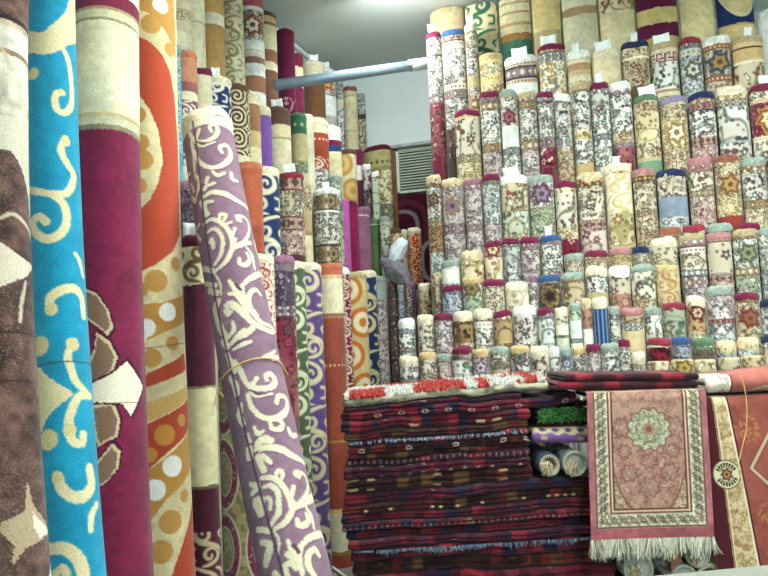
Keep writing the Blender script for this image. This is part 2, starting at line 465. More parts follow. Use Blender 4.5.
def make_roll(name, top, bot, R, fn, label, cat='rug', group=None, du=.005, dv=.005, vis=.5, cap=None, tag=None, flat=1.0, seed=1, mat=None, caph=.026, flap=False, face=None, bow=None):
    fr = Frame(top, bot, R, face)
    if bow: fr.bow, fr.va, fr.vb = bow
    root = thing(name, fr.bot, label, cat, group)
    amax = 1.85
    na = max(12, int(2 * amax * R / du)); nb = 12
    th = np.concatenate([np.linspace(-amax, amax, na), np.linspace(amax, 2 * math.pi - amax, nb + 2)[1:-1]])
    vis = min(vis, fr.L)
    nv = max(6, int(vis / dv))
    v = np.linspace(0.004, vis, nv)
    if fr.L - vis > .05: v = np.concatenate([v, np.linspace(vis, fr.L, 2 + int((fr.L - vis) / .12))[1:]])
    rad = np.ones(len(v)); rad[0] = .955
    # rows closing the top: an inward spiral end, and the bottom
    hv = np.array([.012, .008, .003, .001]); hr = np.array([.02, .30, .62, .90])
    vv = np.concatenate([hv, v, [fr.L, fr.L]]); rr = np.concatenate([hr, rad, [.6, .01]])
    TH, VV = np.meshgrid(th, vv); RR = np.repeat(rr[:, None], len(th), 1)
    wob = 1 + .022 * (vn(np.cos(TH) * .6 + np.sin(TH) * .3, VV, 7, seed) - .5) + .01 * np.sin(TH * 2 + seed)
    if flap:
        wob = wob + .05 * np.clip((np.arctan2(np.sin(TH - flap), np.cos(TH - flap))) / math.pi + .5, 0, 1) * 0
        dth = np.arctan2(np.sin(TH - flap), np.cos(TH - flap))
        wob = wob * np.where(dth < 0, .92, 1.0 + .02 * np.exp(-np.clip(dth, 0, 9) * 6))
    RR = RR * wob * R
    pos = fr.top[None, None] + fr.a * VV[..., None] + (np.sin(TH) * RR + fr.disp(VV))[..., None] * fr.s + (np.cos(TH) * RR * flat)[..., None] * fr.f
    tw = np.arctan2(np.sin(TH), np.cos(TH))
    ue = np.where(np.abs(tw) > math.pi / 2, np.sign(tw) * (math.pi - np.abs(tw)), tw) * R
    C = fn(ue.ravel(), VV.ravel(), fr) if fn else np.ones((ue.size, 3))
    C = C.reshape(len(vv), len(th), 3)
    nlo = int((fr.L - vis) / .12) + 2
    if fr.L - vis > .05: C[-nlo - 1:] = C[-nlo - 1:].mean(1, keepdims=True)
    C[0:4] = rgb('#b9a98a'); C[1] = rgb('#7a6a52'); C[3] = rgb('#8f8066')
    mk('rolled_body', pos, gridF(len(vv), len(th), True), mat or MRUG, root, C.reshape(-1, 3), off=fr.bot)
    if cap:
        c = NAMED[cap]; n = 36
        ph = np.linspace(0, 2 * math.pi, n, endpoint=False)
        dome = .35 if cap in ('cr', 'fr', 'wh', 'sg') else .18
        prof = [(1.005, caph), (1.035, caph * .75), (1.035, caph * .25), (1.0, -caph * .1), (.93, -caph * .4), (.78, -caph * .4 - dome * R * .3), (.5, -caph * .4 - dome * R * .45), (.2, -caph * .4 - dome * R * .45), (.01, -caph * .4 - dome * R * .4)]
        PH, K = np.meshgrid(ph, np.arange(len(prof)))
        pr = np.array(prof)[K.astype(int)]
        fuzz = (hsh(PH * 7.7, K * 3.1, seed) - .5) * (.12 if cap == 'fr' else .03) + (vn(np.cos(PH), np.sin(PH), 1.5, seed) - .5) * .05
        vpos = pr[..., 1] + (hsh(PH * 3.3, K * 1.7, seed) - .5) * (.014 if cap == 'fr' else .003) + (vn(np.cos(PH) + 5, np.sin(PH), 1.2, seed) - .5) * caph * .5
        rad2 = pr[..., 0] * (1 + fuzz * (pr[..., 0] > .1)) * R
        q = fr.top + fr.s * fr.disp(0.0) + fr.a * vpos[..., None] + (np.sin(PH) * rad2)[..., None] * fr.s + (np.cos(PH) * rad2 * flat)[..., None] * fr.f
        cc = np.clip(rgb(c)[None, None] * (1 + .25 * (hsh(PH * 5.1, K * 9.7, seed + 2) - .5))[..., None], 0, 1)
        mk('bound_end', q, gridF(len(prof), n, True), MEDGE, root, cc.reshape(-1, 3), off=fr.bot)
    if tag:
        w, h, dx, dy, tilt = tag
        cc = fr.top + fr.s * dx + fr.f * (R * .9 * flat) - fr.a * dy
        if dy >= h * .5 - .02: cc = fr.top + fr.s * dx + fr.f * (R * .45 * flat) - fr.a * dy
        else: cc = fr.top + fr.s * dx + fr.f * (R * 1.12 * flat + .004) - fr.a * dy
        ct, st = math.cos(tilt), math.sin(tilt)
        ax = (fr.s * ct + fr.a * st, -fr.a * ct + fr.s * st, fr.f)
        V = []
        for iy in range(4):
            for ix in range(5):
                x = (ix / 4 - .5) * w; y = (iy / 3 - .5) * h; b = .006 * math.cos(ix * 1.6) + .004 * iy
                V.append(cc + ax[0] * x + ax[1] * y + ax[2] * b)
        V2 = [p - ax[2] * .0012 for p in V]
        F = []
        for iy in range(3):
            for ix in range(4):
                a = iy * 5 + ix; F += [(a, a + 1, a + 6, a + 5), (20 + a, 20 + a + 5, 20 + a + 6, 20 + a + 1)]
        ring = [0, 1, 2, 3, 4, 9, 14, 19, 18, 17, 16, 15, 10, 5]
        for i in range(len(ring)):
            a, b = ring[i], ring[(i + 1) % len(ring)]; F.append((b, a, a + 20, b + 20))
        mk('price_tag', V + V2, F, MTAG, root, off=fr.bot)
    return root, fr

ORD = ['first', 'second', 'third', 'fourth', 'fifth', 'sixth', 'seventh', 'eighth', 'ninth', 'tenth', 'eleventh', 'twelfth', 'thirteenth',
       'fourteenth', 'fifteenth', 'sixteenth', 'seventeenth', 'eighteenth', 'nineteenth', 'twentieth', 'twentyfirst']

# ================================================================== the room
def structure(name, lo, hi, mat):
    o = mk(name, *boxVF(lo, hi), mat, smooth=False); o['kind'] = 'structure'; return o
structure('floor', (WX - .1, -2.6, -.1), (2.9, WY + .1, 0), MFLOOR)
structure('ceiling', (WX - .1, -2.6, CEIL), (2.9, WY + .1, CEIL + .1), MCEIL)
structure('wall_left', (WX - .1, -2.6, 0), (WX, WY, CEIL), MWALL)
structure('wall_back', (WX - .1, WY, 0), (2.9, WY + .1, CEIL), MWALL)
structure('wall_right', (2.8, -2.6, 0), (2.9, WY, CEIL), MWALL)
structure('wall_front', (WX, -2.6, 0), (2.8, -2.5, CEIL), MWALL)
for k in range(3):                                            # surface wiring trunking where side wall meets ceiling
    structure('trim_%d' % (k + 1), (WX, -2.5, CEIL - .05 - k * .055), (WX + .035 - k * .006, WY, CEIL - .02 - k * .055), MTRUNK)

# ================================================================== the back stack of rolled rugs
ROWY = {'A': 4.36, 'B': 4.22, 'C': 4.09, 'D': 3.975, 'E': 3.83, 'e': 3.902, 'F': 3.70, 'G': 3.57, 'H': 3.44, 'I': 3.31}
ROWN = {'A': 'topmost row', 'B': 'second row', 'C': 'third row', 'D': 'fourth row', 'E': 'fifth row', 'F': 'sixth row', 'G': 'seventh row', 'H': 'eighth row', 'I': 'bottom row'}
# row x0 x1 ytop cap tag | look | pattern bands (px high)
BACK = '''
A 430 465 2 tn - | tan ribbed | pl:tn@26 pl:cr
A 465 499 -40 - - | dark green scrolled | ar:#d3c49c,#33684f,1.1
A 499 532 -60 - - | brown striped beige | pl:#d3c9a4@66 pl:#a98f62@2 pl:#d3c9a4@8 pl:#a98f62@2 pl:#d0c49e@9 pl:#a98f62@3 pl:#d0c49e@8 pl:#8f6a3a@7 pl:dg
A 532 562 -60 - - | plain golden | pl:#d6c187@95 pl:#b9a47c
A 562 599 -60 - - | brown banded pale beige | pl:#d5cfb0@71 pl:#a98f6a@8 pl:#cfc9aa
A 599 636 -60 - - | tan figured beige | pl:#cbbd92@40 fL:gold@35 pl:#d8cca2
A 636 679 -60 - - | maroon banded khaki | pl:#cbb77c@54 pl:#5c1c3c@18 pl:#c9b87c@16 pl:#5c1c3c@14 pl:kh
A 679 716 -60 - - | plain sand beige | pl:#d6c898
A 716 756 -60 - - | navy waved beige | pl:#cdbf94@52 wv:#cbb98a,#20305a@36 pl:#b9a06a@2 pl:#cdb885
A 757 800 10 wh - | white fluffy wrapped | pl:#e2e4e0
B 427 442 34 bu n | long cream floral burgundy | fl:white@22 pl:br@1 fl:white@40 bd:mauve@8 fl:burg
B 442 466 31 bl - | long dark-bordered floral | bd:cream@10 pl:mr@1 dt:#d8cfb8,#3a2430@5 pl:wh@2 fl:white@36 dt:#d8cfb8,#3a2430@6 bd:mauve@9 fl:white@30 fl:dark
B 465 481 25 cr n | slim ivory banded | fl:cream@20 pl:ol@1 fl:white@30 pl:tn@12 fl:cream@12 bd:tan@10 fl:gold
B 477 504 55 gd - | golden leaf-figured | dt:#d8c694,#b08a48@8 fl:gold@14 dt:#d0b87a,#a07a40@5 fL:gold
B 505 539 58 wh t | brown scroll-banded white | pl:#dfe0d2@3 dt:#c9b9a5,#4a3434@5 pl:#4a3238@1.5 bd:mauve@10 pl:#4a3238@1.5 dt:#c9b9a5,#4a3434@5 pl:wh@14 fl:cream
B 538 567 46 bu t | leopard-spotted gold | bd:tan@7 bd:grey@9 lp:#e2dcc0,#b0904e,#6a7484
B 567 592 53 wh n | cream tan-banded | dt:#d8cfae,#a98f68@10 pl:#a98a68@8 dt:#cbb78e,#8a7448@5 pl:cr@6 fl:gold
B 592 622 51 cr t | plain beige mottled | fl:gold@6 pl:#d6caa4@30 fl:gold
B 622 651 43 nv n | gold floral | fl:gold@14 pl:iv@2 fm:tan@28 bd:tan
B 650 680 45 tn t | white greek-key sprigged | pl:#d2c7a2@7 gk:#d8ccb2,#74304c@9 pl:#74304c@1 sp:white@28 pl:#b08a68@3 pl:cr@4 fl:tan
B 679 704 40 rd - | grey medallion | bd:grey@9 dt:#c6c5b0,#7d7a6a@7 md:grey,#6a665a,#d3d0bc@30 fl:grey
B 702 732 38 wh - | brown-banded blue ornament | pl:#d9d3b8@6 dt:#8a5a3c,#d8c49a@6 md:cream,#3a4a62,#a5814a@26 dt:#8a5a3c,#e0d2b0@6 fl:cream
B 732 765 38 tn n | dark-lined tan | pl:#c9b184@9 pl:#4a2a24@2 pl:#c4a878@12 pl:#e0d6bc@3 fL:tan
C 455 481 111 bu - | cream vine | dt:#c9b284,#8a6a44@8 sp:cream@36 bd:cream@8 fl:gold
C 480 501 93 bu - | mauve-banded floral | bd:mauve@9 bd:tan@8 fl:white@34 bd:tan@9 fl:mauve@40
C 500 519 92 sg - | white rose | pl:tn@5 fl:white@12 md:white,#7a2a40,#a05a68@17 pl:wh@22 bd:grey@7 fl:white
C 518 538 93 tn - | mauve floral | bd:mauve@8 bd:tan@8 fl:white@32 bd:tan@10 fl:mauve
C 537 555 93 bu - | white floral | bd:grey@9 pl:bu@1 fl:white@34 bd:mauve@12 fL:burg
C 554 573 95 wh - | white-capped floral | bd:grey@8 fm:white@34 bd:grey@10 fl:tan
C 571 593 85 tn - | gold-patched floral | bd:tan@7 fm:white@38 fL:gold@10 fm:white@24 pl:gd
C 589 611 84 bu n | grey floral | bd:grey@10 fm:white@40 bd:grey@7 fm:white
C 609 633 83 wh - | mauve-bordered white floral | bd:mauve@12 fm:white@36 fl:tan@12 bd:mauve@5 fL:burg
C 633 660 97 gn t | tan ornamental | dt:#cdbb90,#8a6a4a@5 fl:tan@10 fL:gold@32 fl:tan@14 dt:#cdbb90,#8a6a4a@3 pl:#6f9474
C 660 689 99 li - | gold-bordered cream | dt:#d2c49a,#8a744a@5 fl:tan@14 md:gold,#b08f5a,#e5dcc2@30 fl:tan
C 688 717 94 nv - | pink-banded floral | bd:tan@9 bd:burg@7 pl:nv@1 fm:white@26 bd:burg@8 fl:pink
C 716 750 88 cr - | pale cream faint floral | fl:gold@10 bd:white@8 pl:gy@1 sp:white@34 pl:gy@1.5 sp:white@12 fl:cream
C 749 785 86 bu t | gold-flowered burgundy | fl:cream@12 dt:#d8caa8,#8a6a4a@4 md:burg,#cfa64e,#e0cfa0@34 dt:#d8caa8,#8a6a4a@4 fl:cream
D 427 442 177 fr - | slim dark-patched cream | bd:dark@10 md:white,#4a3430,#8a7450@30 bd:dark@8 fl:brown@26 fl:grey@20 fl:gold
D 442 465 181 fr - | mauve medallion | bd:mauve@8 md:mauve,#b8a070,#8a6a78@34 bd:mauve@10 fl:mauve
D 464 483 180 mv - | mauve meander | bd:mauve@9 fl:mauve@34 bd:mauve@8 fl:mauve
D 482 502 176 bu - | grey-green floral | bd:green@8 fl:grey@32 bd:grey@8 fl:mauve
D 500 529 177 wh t | gold flower-topped olive | fL:tan@32 pl:ol@1.5 fL:green@22 fl:tan
D 529 557 177 sg - | purple flower white | pl:#dfe0d2@3 md:white,#6a3a5a,#8a7a8a@26 pl:ol@1 fl:green
D 553 579 182 bu - | slim-leaf cream | fl:gold@10 sp:cream@34 fl:gold@12 fL:burg
D 576 607 175 fr - | burgundy-banded leaf cream | bd:brown@10 fm:cream@34 bd:burg@9 fL:pink
D 603 634 166 cr n | gold swirled ivory | fl:gold@6 ar:#e4dcc0,#c9b27c,1.0@38 fL:gold
D 632 658 170 pk - | brown-flowered cream | pl:tn@5 bd:brown@5 fm:cream@28 bd:dark@7 fl:tan
D 656 688 170 nv - | blue-footed leaf cream | fm:cream@26 pl:#7f8a9c@20 fl:grey
D 688 715 159 pk - | pink-footed floral | bd:pink@12 fm:cream@18 bd:cream@7 fl:pink
D 714 742 157 ru - | brown medallion tan | fl:tan@14 md:tan,#8a6038,#b08a54@26 fl:gold@18 pl:#8a3a34
D 741 768 159 sg - | tan-bordered leaf white | bd:tan@12 fm:white@28 bd:tan@9 fl:tan
D 767 795 158 bu - | tan floral | bd:tan@12 fm:white@28 bd:tan@9 fl:tan
E 442 463 262 sg - | white sage-ended | pl:#cdd6c8@6 pl:#e4e6dd@14 fl:white
E 459 486 253 fr - | golden frayed | fL:gold@24 fl:gold
E 484 504 242 bu - | red diamond banded cream | md:tan,#8a2434,#d8c8a8@13 pl:bu@1 vi:#dcd2b4,#a58a58,#9a7a5a@30 fl:cream
E 503 521 239 bu - | grey-green meander | bd:green@7 fl:grey@34 fl:grey
E 521 541 238 bu - | mauve bordered | bd:mauve@11 fl:mauve@20 fl:mauve
E 540 564 236 bl n | mauve-flowered white | bd:mauve@8 fm:white@28 fl:mauve
E 564 586 255 sg - | sage-topped tan | bd:tan@8 fl:cream@14 fl:tan
E 585 609 251 bu - | tan burgundy-ended | bd:tan@8 fl:tan@20 fl:tan
E 609 634 249 pk - | pink-ended tan | bd:tan@5 fl:gold@22 fl:tan
E 633 652 247 nv - | navy-ended grey | bd:grey@6 fl:cream@20 fl:cream
E 650 679 239 cr - | fluffy-topped leaf cream | fm:cream@22 pl:tn@1 fl:green@20 fl:tan
E 680 707 235 tn - | mauve-lined floral | bd:mauve@10 pl:br@1 dt:#cfc2b8,#5a3a48@6 fm:cream@16 bd:grey@7 bd:mauve@12 fl:mauve
E 707 733 234 pk - | pale leaf cream | bd:burg@7 sp:cream@32 bd:burg@8 fl:pink
E 733 759 230 tn - | green-sprig white | bd:tan@8 md:white,#5a6a4a,#8a8a6a@28 bd:tan@8 fl:green
E 759 790 229 sg - | sage-ended pale floral | fl:white@40 fl:grey
e 660 683 228 ru - | rust-ended tan | fl:tan@20 fl:tan
e 684 707 226 rd - | red-ended tan | fl:tan@20 fl:tan
e 709 735 225 sg - | sage-ended grey | bd:grey@20 fl:grey
e 741 762 224 bu - | burgundy-ended pale | fl:cream@20 fl:cream
F 442 463 286 bu - | blue-grey floral | bd:blueg@7 fm:blueg@22 fl:burg
F 463 484 278 gd - | single-leaf cream | md:cream,#5a6242,#8a744a@18 fl:green
F 484 506 280 bu - | beige floral burgundy-ended | fl:cream@28 fl:cream
F 506 531 284 cr - | pale washed cream | fl:gold@6 vi:#dcd6c0,#b7a88a,#b09a7a
F 529 540 276 mv - | slim mauve | fl:mauve
F 538 562 276 bl - | dark gold medallion | bd:dark@7 md:dark,#b0904a,#2e2620@24 fl:brown
F 561 586 274 sg - | tan gold-figured | bd:tan@7 fL:tan@26 fl:tan
F 586 609 268 cr - | beige-footed flower white | fm:white@22 pl:#b8a880@10 fl:cream
F 609 632 268 wh - | red-flowered cream | fL:cream@24 fL:rose@14 fl:tan
F 631 657 266 sg - | pale swirl tan | fL:cream@32 fl:tan
F 656 681 266 gd - | golden swirl tan | ar:#cdbb92,#a8804e,1.0@34 fl:tan
G 399 416 320 wh - | mauve-flowered white | bd:grey@7 bd:blueg@4 fm:white@20 fl:white
G 418 436 316 cr - | beige leaf | bd:tan@5 fm:cream@30 fl:cream
G 434 455 314 bu - | mauve bordered | bd:mauve@6 fl:mauve@24 fl:mauve
G 453 475 313 cr - | brown cream-topped | bd:brown@9 fL:brown@18 fl:tan
G 474 494 310 cr - | white faint floral | bd:cream@9 dt:#d8d6c4,#8a8478@6 fl:white
G 494 514 311 bu - | brown gold-figured | bd:tan@8 fL:brown@22 fl:brown
G 513 538 307 wh - | large-flowered white | fl:cream@6 fm:white@26 fl:white
G 538 556 309 bu - | grey white-flowered | bd:grey@8 fL:grey@24 fl:grey
G 555 570 308 cr - | plain pale cream | fl:cream@14 pl:#dcdcc6@10 bd:green@3 pl:#d2d2ba
G 569 583 304 sg - | white pale-green | fl:green@14 pl:#e2e6e0@18 bd:grey@5 pl:#dde2da
G 582 593 300 fr - | red-flowered frayed | fL:rose@26 pl:#e0dccb
G 593 609 299 cr - | dark blue striped | st:#22406a,#8298b4
G 610 622 307 sg - | slim dark mauve | bd:purp@10 fl:white@20 fl:grey
G 621 646 309 pk - | arched beige | fl:tan@12 bd:grey@7 pl:#d3bf94@22 fl:tan
G 645 664 308 sg - | white flower-spot | bd:white@6 fm:white@24 fl:grey
G 663 688 304 rd - | pale green leaf | sp:green@28 fl:green
G 686 708 297 cr - | fluffy-topped red medallion | md:brown,#6a1e2a,#c9a890@30 fl:tan
G 706 734 288 sg - | mauve mosaic | bd:mauve@7 fl:mauve@22 bd:burg@5 fl:grey
G 735 761 293 bu - | tan red-figured | bd:tan@8 md:tan,#7a2430,#8a5a3a@30 fl:tan
G 761 790 300 nv - | pale navy-ended | fl:grey@30 fl:grey
H 400 420 357 cr - | mauve-spot white | fm:white@18 bd:grey@4 fl:white
H 420 438 353 gd - | cream golden-ended | fl:cream@18 fl:cream
H 438 453 355 sg - | mauve green-domed | bd:mauve@5 fm:pink
H 453 473 347 bu - | white burgundy-ended | sp:white@24 fl:white
H 473 491 350 gd - | mauve medallion | bd:tan@6 md:mauve,#8a6a8a,#c9bcc0@18 fl:mauve
H 491 511 348 sg - | brown-sprigged beige | pl:#c9bd98@3 fl:cream@16 pl:#bba57a
H 511 531 346 gd - | rose-flowered white | md:white,#8a4a50,#6a7a78@18 fl:grey
H 531 551 348 cr - | faded rose cream | fL:cream@18 fl:cream
H 550 561 347 wh - | slim brown-white | fm:white
H 561 574 348 sg - | blue-flowered grey | bd:grey@5 md:grey,#5a5a80,#b8b8c0@16 fl:grey
H 573 587 347 gd - | white gold-ended | bd:dark@5 fm:white
H 587 602 345 bu - | burgundy-grey | bd:burg@7 fl:mauve@20 fl:burg
H 602 620 345 sg - | white sage-ended floral | bd:green@6 fm:white@20 fl:grey
H 619 632 340 bu - | slim white burgundy-ended | bd:burg@7 fm:white
H 632 648 353 cr - | small ivory floral | fl:cream
H 647 673 339 rd - | red-banded cream | dt:#d5d2b5,#5f7f62@6 fL:red@18 fl:tan
H 673 693 338 bl - | blue-grey dense | bd:blueg@6 fl:blueg@18 fl:gold
H 693 717 339 gn - | gold-spotted green-ended | bd:green@8 fl:dark@14 fl:gold
H 717 738 343 fr - | navy burgundy frayed | pl:bu@6 fL:blueg@14 fl:tan
H 738 761 340 fr - | mauve-grey frayed | bd:mauve@6 fl:grey@16 fl:tan
H 762 786 335 nv - | navy-ended tan | bd:grey@10 fl:tan
I 648 672 361 - - | short gold floral | fL:gold
I 672 696 359 - - | short gold medallion | md:gold,#6a5c2c,#b89a4c@18 fl:gold
I 696 718 359 - - | short olive-gold | fL:gold
I 719 742 357 - - | short tan-gold | fL:tan
I 742 766 355 - - | short brown-gold | fL:gold
'''
rows = {}
for ln_ in BACK.strip().splitlines():
    a, look, spec = [x.strip() for x in ln_.split('|')]
    rw, x0, x1, yt, cap, tg = a.split()
    rows.setdefault(rw, []).append([float(x0), float(x1), float(yt), cap, tg, look, spec])
rnd = random.Random(7)
sd = 11
ROW_TOPZ = {}
for rw in rows:
    lst = sorted(rows[rw])
    for i in range(len(lst) - 1):                              # neighbours in a row touch and never overlap
        if lst[i][1] > lst[i + 1][0]:
            m_ = (lst[i][1] + lst[i + 1][0]) / 2; lst[i][1] = m_; lst[i + 1][0] = m_
    Y = ROWY[rw]
    ext = [[on_y(q[0], max(q[2], 0) + 25, Y)[0][0], on_y(q[1], max(q[2], 0) + 25, Y)[0][0]] for q in lst]
    for i in range(len(ext) - 1):
        if ext[i][1] > ext[i + 1][0]: ext[i][1] = ext[i + 1][0] = (ext[i][1] + ext[i + 1][0]) / 2
    for i, (x0, x1, yt, cap, tg, look, spec) in enumerate(lst):
        sd += 1
        xc = (x0 + x1) / 2
        p, t = on_y(xc, yt, Y)
        p[0] = (ext[i][0] + ext[i][1]) / 2
        mpp = t / FPX
        R = (ext[i][1] - ext[i][0]) / 2 * .955
        capc = None if cap == '-' else cap
        caph = (.026 if rw in 'ABCD' else .022) if cap not in ('cr', 'fr', 'wh') else .030
        p[2] -= caph * .45 if capc else 0
        if p[2] > CEIL - .02: p[2] = CEIL - .02
        off = CEIL and (p[2] - on_y(xc, yt, Y)[0][2])
        top = p; bot = np.array([p[0], p[1], 0.0])
        tag = None
        if tg == 't': tag = (15.5 * mpp, 12 * mpp, rnd.uniform(-2, 2) * mpp, .03, math.radians(rnd.uniform(-8, 8)))
        if tg == 'n': tag = (6.5 * mpp, 11 * mpp, rnd.uniform(-2, 2) * mpp, .03, math.radians(rnd.uniform(-6, 6)))
        def fn(u, v, fr, spec=spec, mpp=mpp, sd=sd, R=R, yt=yt, z0=(on_y(xc, yt, Y)[0][2] - p[2])):
            return band_pattern(u, v + (z0 if yt < -1 else 0), spec, mpp, sd, R)
        rn = ROWN['E' if rw == 'e' else rw]
        cw = '' if (not capc or CAPW[cap] in look or '-ended' in look) else ' with %s end' % CAPW[cap]
        kind = 'carpet roll' if rw == 'A' else 'rug roll'
        tgw = 'tagged ' if tg != '-' else ''
        if rw == 'e': lab = f"{look} {kind} peeping up behind the fifth row, {ORD[i]} from the vent"
        else: lab = f"{tgw}{look} {kind}{cw}, {ORD[i]} from the vent in the {rn}"
        if len(lab.replace('-', ' ').split()) > 17 or len(lab.split()) > 16: lab = lab.replace('tagged ', '')
        if len(lab.split()) > 16: lab = lab.replace(' in the ', ' in ')
        vis = (130 if rw == 'B' and x1 < 482 else 84) * mpp
        if rw == 'A': vis = .55 if yt > -5 else max(.3, 62 * mpp + (p[2] - on_y(xc, 0, Y)[0][2]))
        if rw == 'D' and xc < 445: vis = 110 * mpp
        flat = min(1.0, (.018 if rw == 'e' else .045) / R)
        make_roll('rolled_carpet' if rw == 'A' else 'rolled_rug', top, bot, R, fn, lab, 'carpet' if rw == 'A' else 'rug',
                  'rolls in the %s of the back stack' % rn, vis=vis, cap=capc, tag=tag, flat=flat, seed=sd, caph=caph, face=(0, -1, 0), du=.0046, dv=.0046)

# ================================================================== carpets standing along the side wall
SX = {'a': -1.93, 'b': -1.78, 'c': -1.63, 'd': -1.48}
SN = {'a': 'tallest row', 'b': 'second row', 'c': 'third row', 'd': 'front row'}
# row x0 x1 ytop cap tag | look | bands
SIDE = '''
a 170 192 -30 - - | greek-banded cream | pl:#cfc8aa@48 pl:#a89c7c@1.5 gk:#cfc6a6,#8a7d62@8 pl:#a89c7c@1.5 pl:#cfc8aa@11 pl:#d6d0b4@14 dt:#c9c0a0,#4a4436@14 pl:#cfc6a8
a 192 205 -30 - - | slim plain cream | pl:#d9d3b6@60 pl:#b8ae88@2 pl:#d6cfb0
a 205 224 -30 - - | cream-banded tan | pl:#c09a5e@52 pl:#e2dcc2@11 pl:#b08c58
a 224 243 -30 - - | olive foliage cream | ar:#d2cdae,#8c8560,1.0
a 243 263 -30 - - | red cross white | pl:#a8565e@43 pl:wh@4 md:white,#c0603c,#e8e0d0@30 pl:wh@8 dt:#e0dcd0,#8a5a50@4 pl:#cfc3b2@4 pl:#8a6a5a@6 pl:wh@12 pl:#a0705a@16 pl:wh
a 263 276 14 br - | striped beige | pl:#c8b48a@10 pl:#8f6a4a@3 pl:#d3c8a0@24 pl:#7d5a48@12 pl:cr@8 pl:#7d5a48
a 275 296 31 mr - | dark maroon velvet | pl:#571433@66 vi:#571433,#a07a86@14 pl:#571433
a 296 305 55 bu - | burgundy cream-banded | pl:#74203a@12 pl:#dccfa8@20 pl:bu
a 305 324 63 cr t | brown cream-topped | pl:#d8d0ac@18 pl:#6b4a32@36 pl:#d9d0ac
a 324 335 70 wh t | orange-dotted white | md:white,#c8762e,#e0a050@26 pl:wh@20 pl:#b9b4ac@8 pl:wh@10 pl:#742040@6 pl:nv
b 176 181 46 - - | turquoise sliver | ar:#2f8fae,#d5cda8,1.0
b 181 201 54 or - | peach-topped scrolled purple | pl:#bd8466@28 pl:#8f5a5a@10 pl:#ded6b4@8 ar:#7a4668,#ddd5b8,1.0
b 201 212 70 bu - | burgundy-ended slim cream | pl:#d8cfae
b 212 231 79 cr n | navy white-scrolled | pl:#e0dac0@8 ar:#22345f,#dcd8c4,.9@40 pl:#22345f
b 231 251 86 br - | brown spiral-patterned | pl:#5b4030@4 wr:#4f382a,#ddd3b0@64 pl:#ddd3b0@8 wr:#ddd3b0,#4f382a
b 250 262 94 cr - | tan slim cream-topped | pl:#d8ceaa@10 pl:#9a7350@26 pl:#c9b280@16 pl:#d8ceaa
b 261 271 107 cr - | lilac cream-topped slim | pl:#cdbf98@8 pl:#74509a@60 pl:cr
b 270 290 109 br t | brown cream-banded | pl:#5f4638@16 pl:#d8cca6@12 pl:#a8946c@2 pl:#d9d0ae@40 pl:cr
b 289 310 114 dg - | rosette-banded green | pl:#3f6b55@5 dt:#3f6b55,#b9c2a4@10 pl:#3f6b55@4 pl:#c2b488@26 pl:#a8a070@2 fl:green@10 pl:#cfc6a0
b 308 317 116 cr - | slim plain ivory | pl:#ded8bc
b 315 328 121 cr - | rust white-dotted | pl:#ddd4b0@12 pl:rr@3 dt:#a5432f,#e8e0d0@6 pl:rr@14 ar:#a5432f,#e0d8c0,.8@12 fl:white@20 pl:wh
b 328 341 128 wh - | navy burgundy-banded cream | pl:#dcd6cc@12 pl:#742040@5 pl:#2a3f74@6 pl:#dcd3a8
b 341 356 151 br - | tan circle-patterned | ci:#ddd2aa,#b88d50,#d0b070@50 pl:#ddd2aa
b 356 364 151 bu - | burgundy white | pl:#742040@14 pl:#e0dcd4@14 pl:#5a2438
c 249 262 163 or - | plain orange-red | pl:#a85a40@60 pl:#9a4f38
c 261 279 169 cr - | white-scrolled navy | pl:#e0d8b4@6 ar:#20345c,#d8d2b8,1.5
c 279 303 174 rd t | mauve persian-banded | bd:burg@15 pl:#8a4a50@1 fm:cream@24 pl:#8a4a50@1 bd:burg@12 fl:pink@24 bd:burg
c 303 311 184 tn - | slim tan beige | fl:tan@24 pl:#b09a70@20 dt:#a98f60,#5a4430@5 pl:#d8cca4
c 313 339 190 wh n | brown-banded persian white | pl:#dcd8ca@2 bd:dark@17 pl:wh@2 fm:white@30 pl:#5a4a44@1 bd:dark@17 fm:white@30 bd:dark
c 338 346 176 sg - | slim pale green | fm:green
c 345 353 200 mg - | magenta | pl:#b25a9c@60 pl:#a85290
c 353 358 202 bu - | slim burgundy | pl:#8a1f4a
c 358 370 208 mv - | dusty mauve | pl:#94627a@6 pl:#d8b8c4@1 pl:#8f5f78
d 264 274 255 cr - | slim red-scrolled cream | ar:#dcd6c2,#a8433a,.9
d 273 294 256 mv - | grey persian burgundy-footed | pl:#7a5a70@5 bd:purp@8 fl:purp@14 fm:purp@18 bd:purp@10 fL:burg
d 294 305 262 cr - | green cream-scrolled | ar:#4a5c42,#cfd0ac,1.5
d 303 321 264 cr - | violet cream-scrolled | ar:#5a4478,#cfc49c,1.5
d 320 342 264 or - | orange-red cream-banded | pl:#c87050@9 dt:#d8c8a0,#c87050@4 pl:#dcd4b0@32 pl:#8a7a50@1.5 dt:#a05a44,#d8c090@4 pl:#984c3c@40 dt:#984c3c,#d8c090@6 pl:#944838@66 pl:#b58a4a@2 pl:#944838@60 pl:#d0b060@4 pl:#cfcaa8@34 pl:#8a6a3a@4 pl:#8f3f2a
d 342 348 266 wh - | slim grey-edged white | fl:grey
d 347 355 268 wh - | burgundy cream-scrolled slim | ar:#7c1f40,#d8ccae,1.5
d 353 366 272 tn - | orange circle-patterned beige | ci:#c9b886,#c07028,#ded4b0@200
d 365 376 272 cr - | gold-scrolled navy | ar:#1f2f56,#c9b886,1.5
d 376 386 277 sg - | mauve-grey floral | pl:#9aa59a@20 fl:mauve
'''
srow = {}
for ln_ in SIDE.strip().splitlines():
    a, look, spec = [x.strip() for x in ln_.split('|')]
    rw, x0, x1, yt, cap, tg = a.split()
    srow.setdefault(rw, []).append([float(x0), float(x1), float(yt), cap, tg, look, spec])
DG_ = 'dg'
CAPW['dg'] = 'green'; CAPW['mg'] = 'magenta'
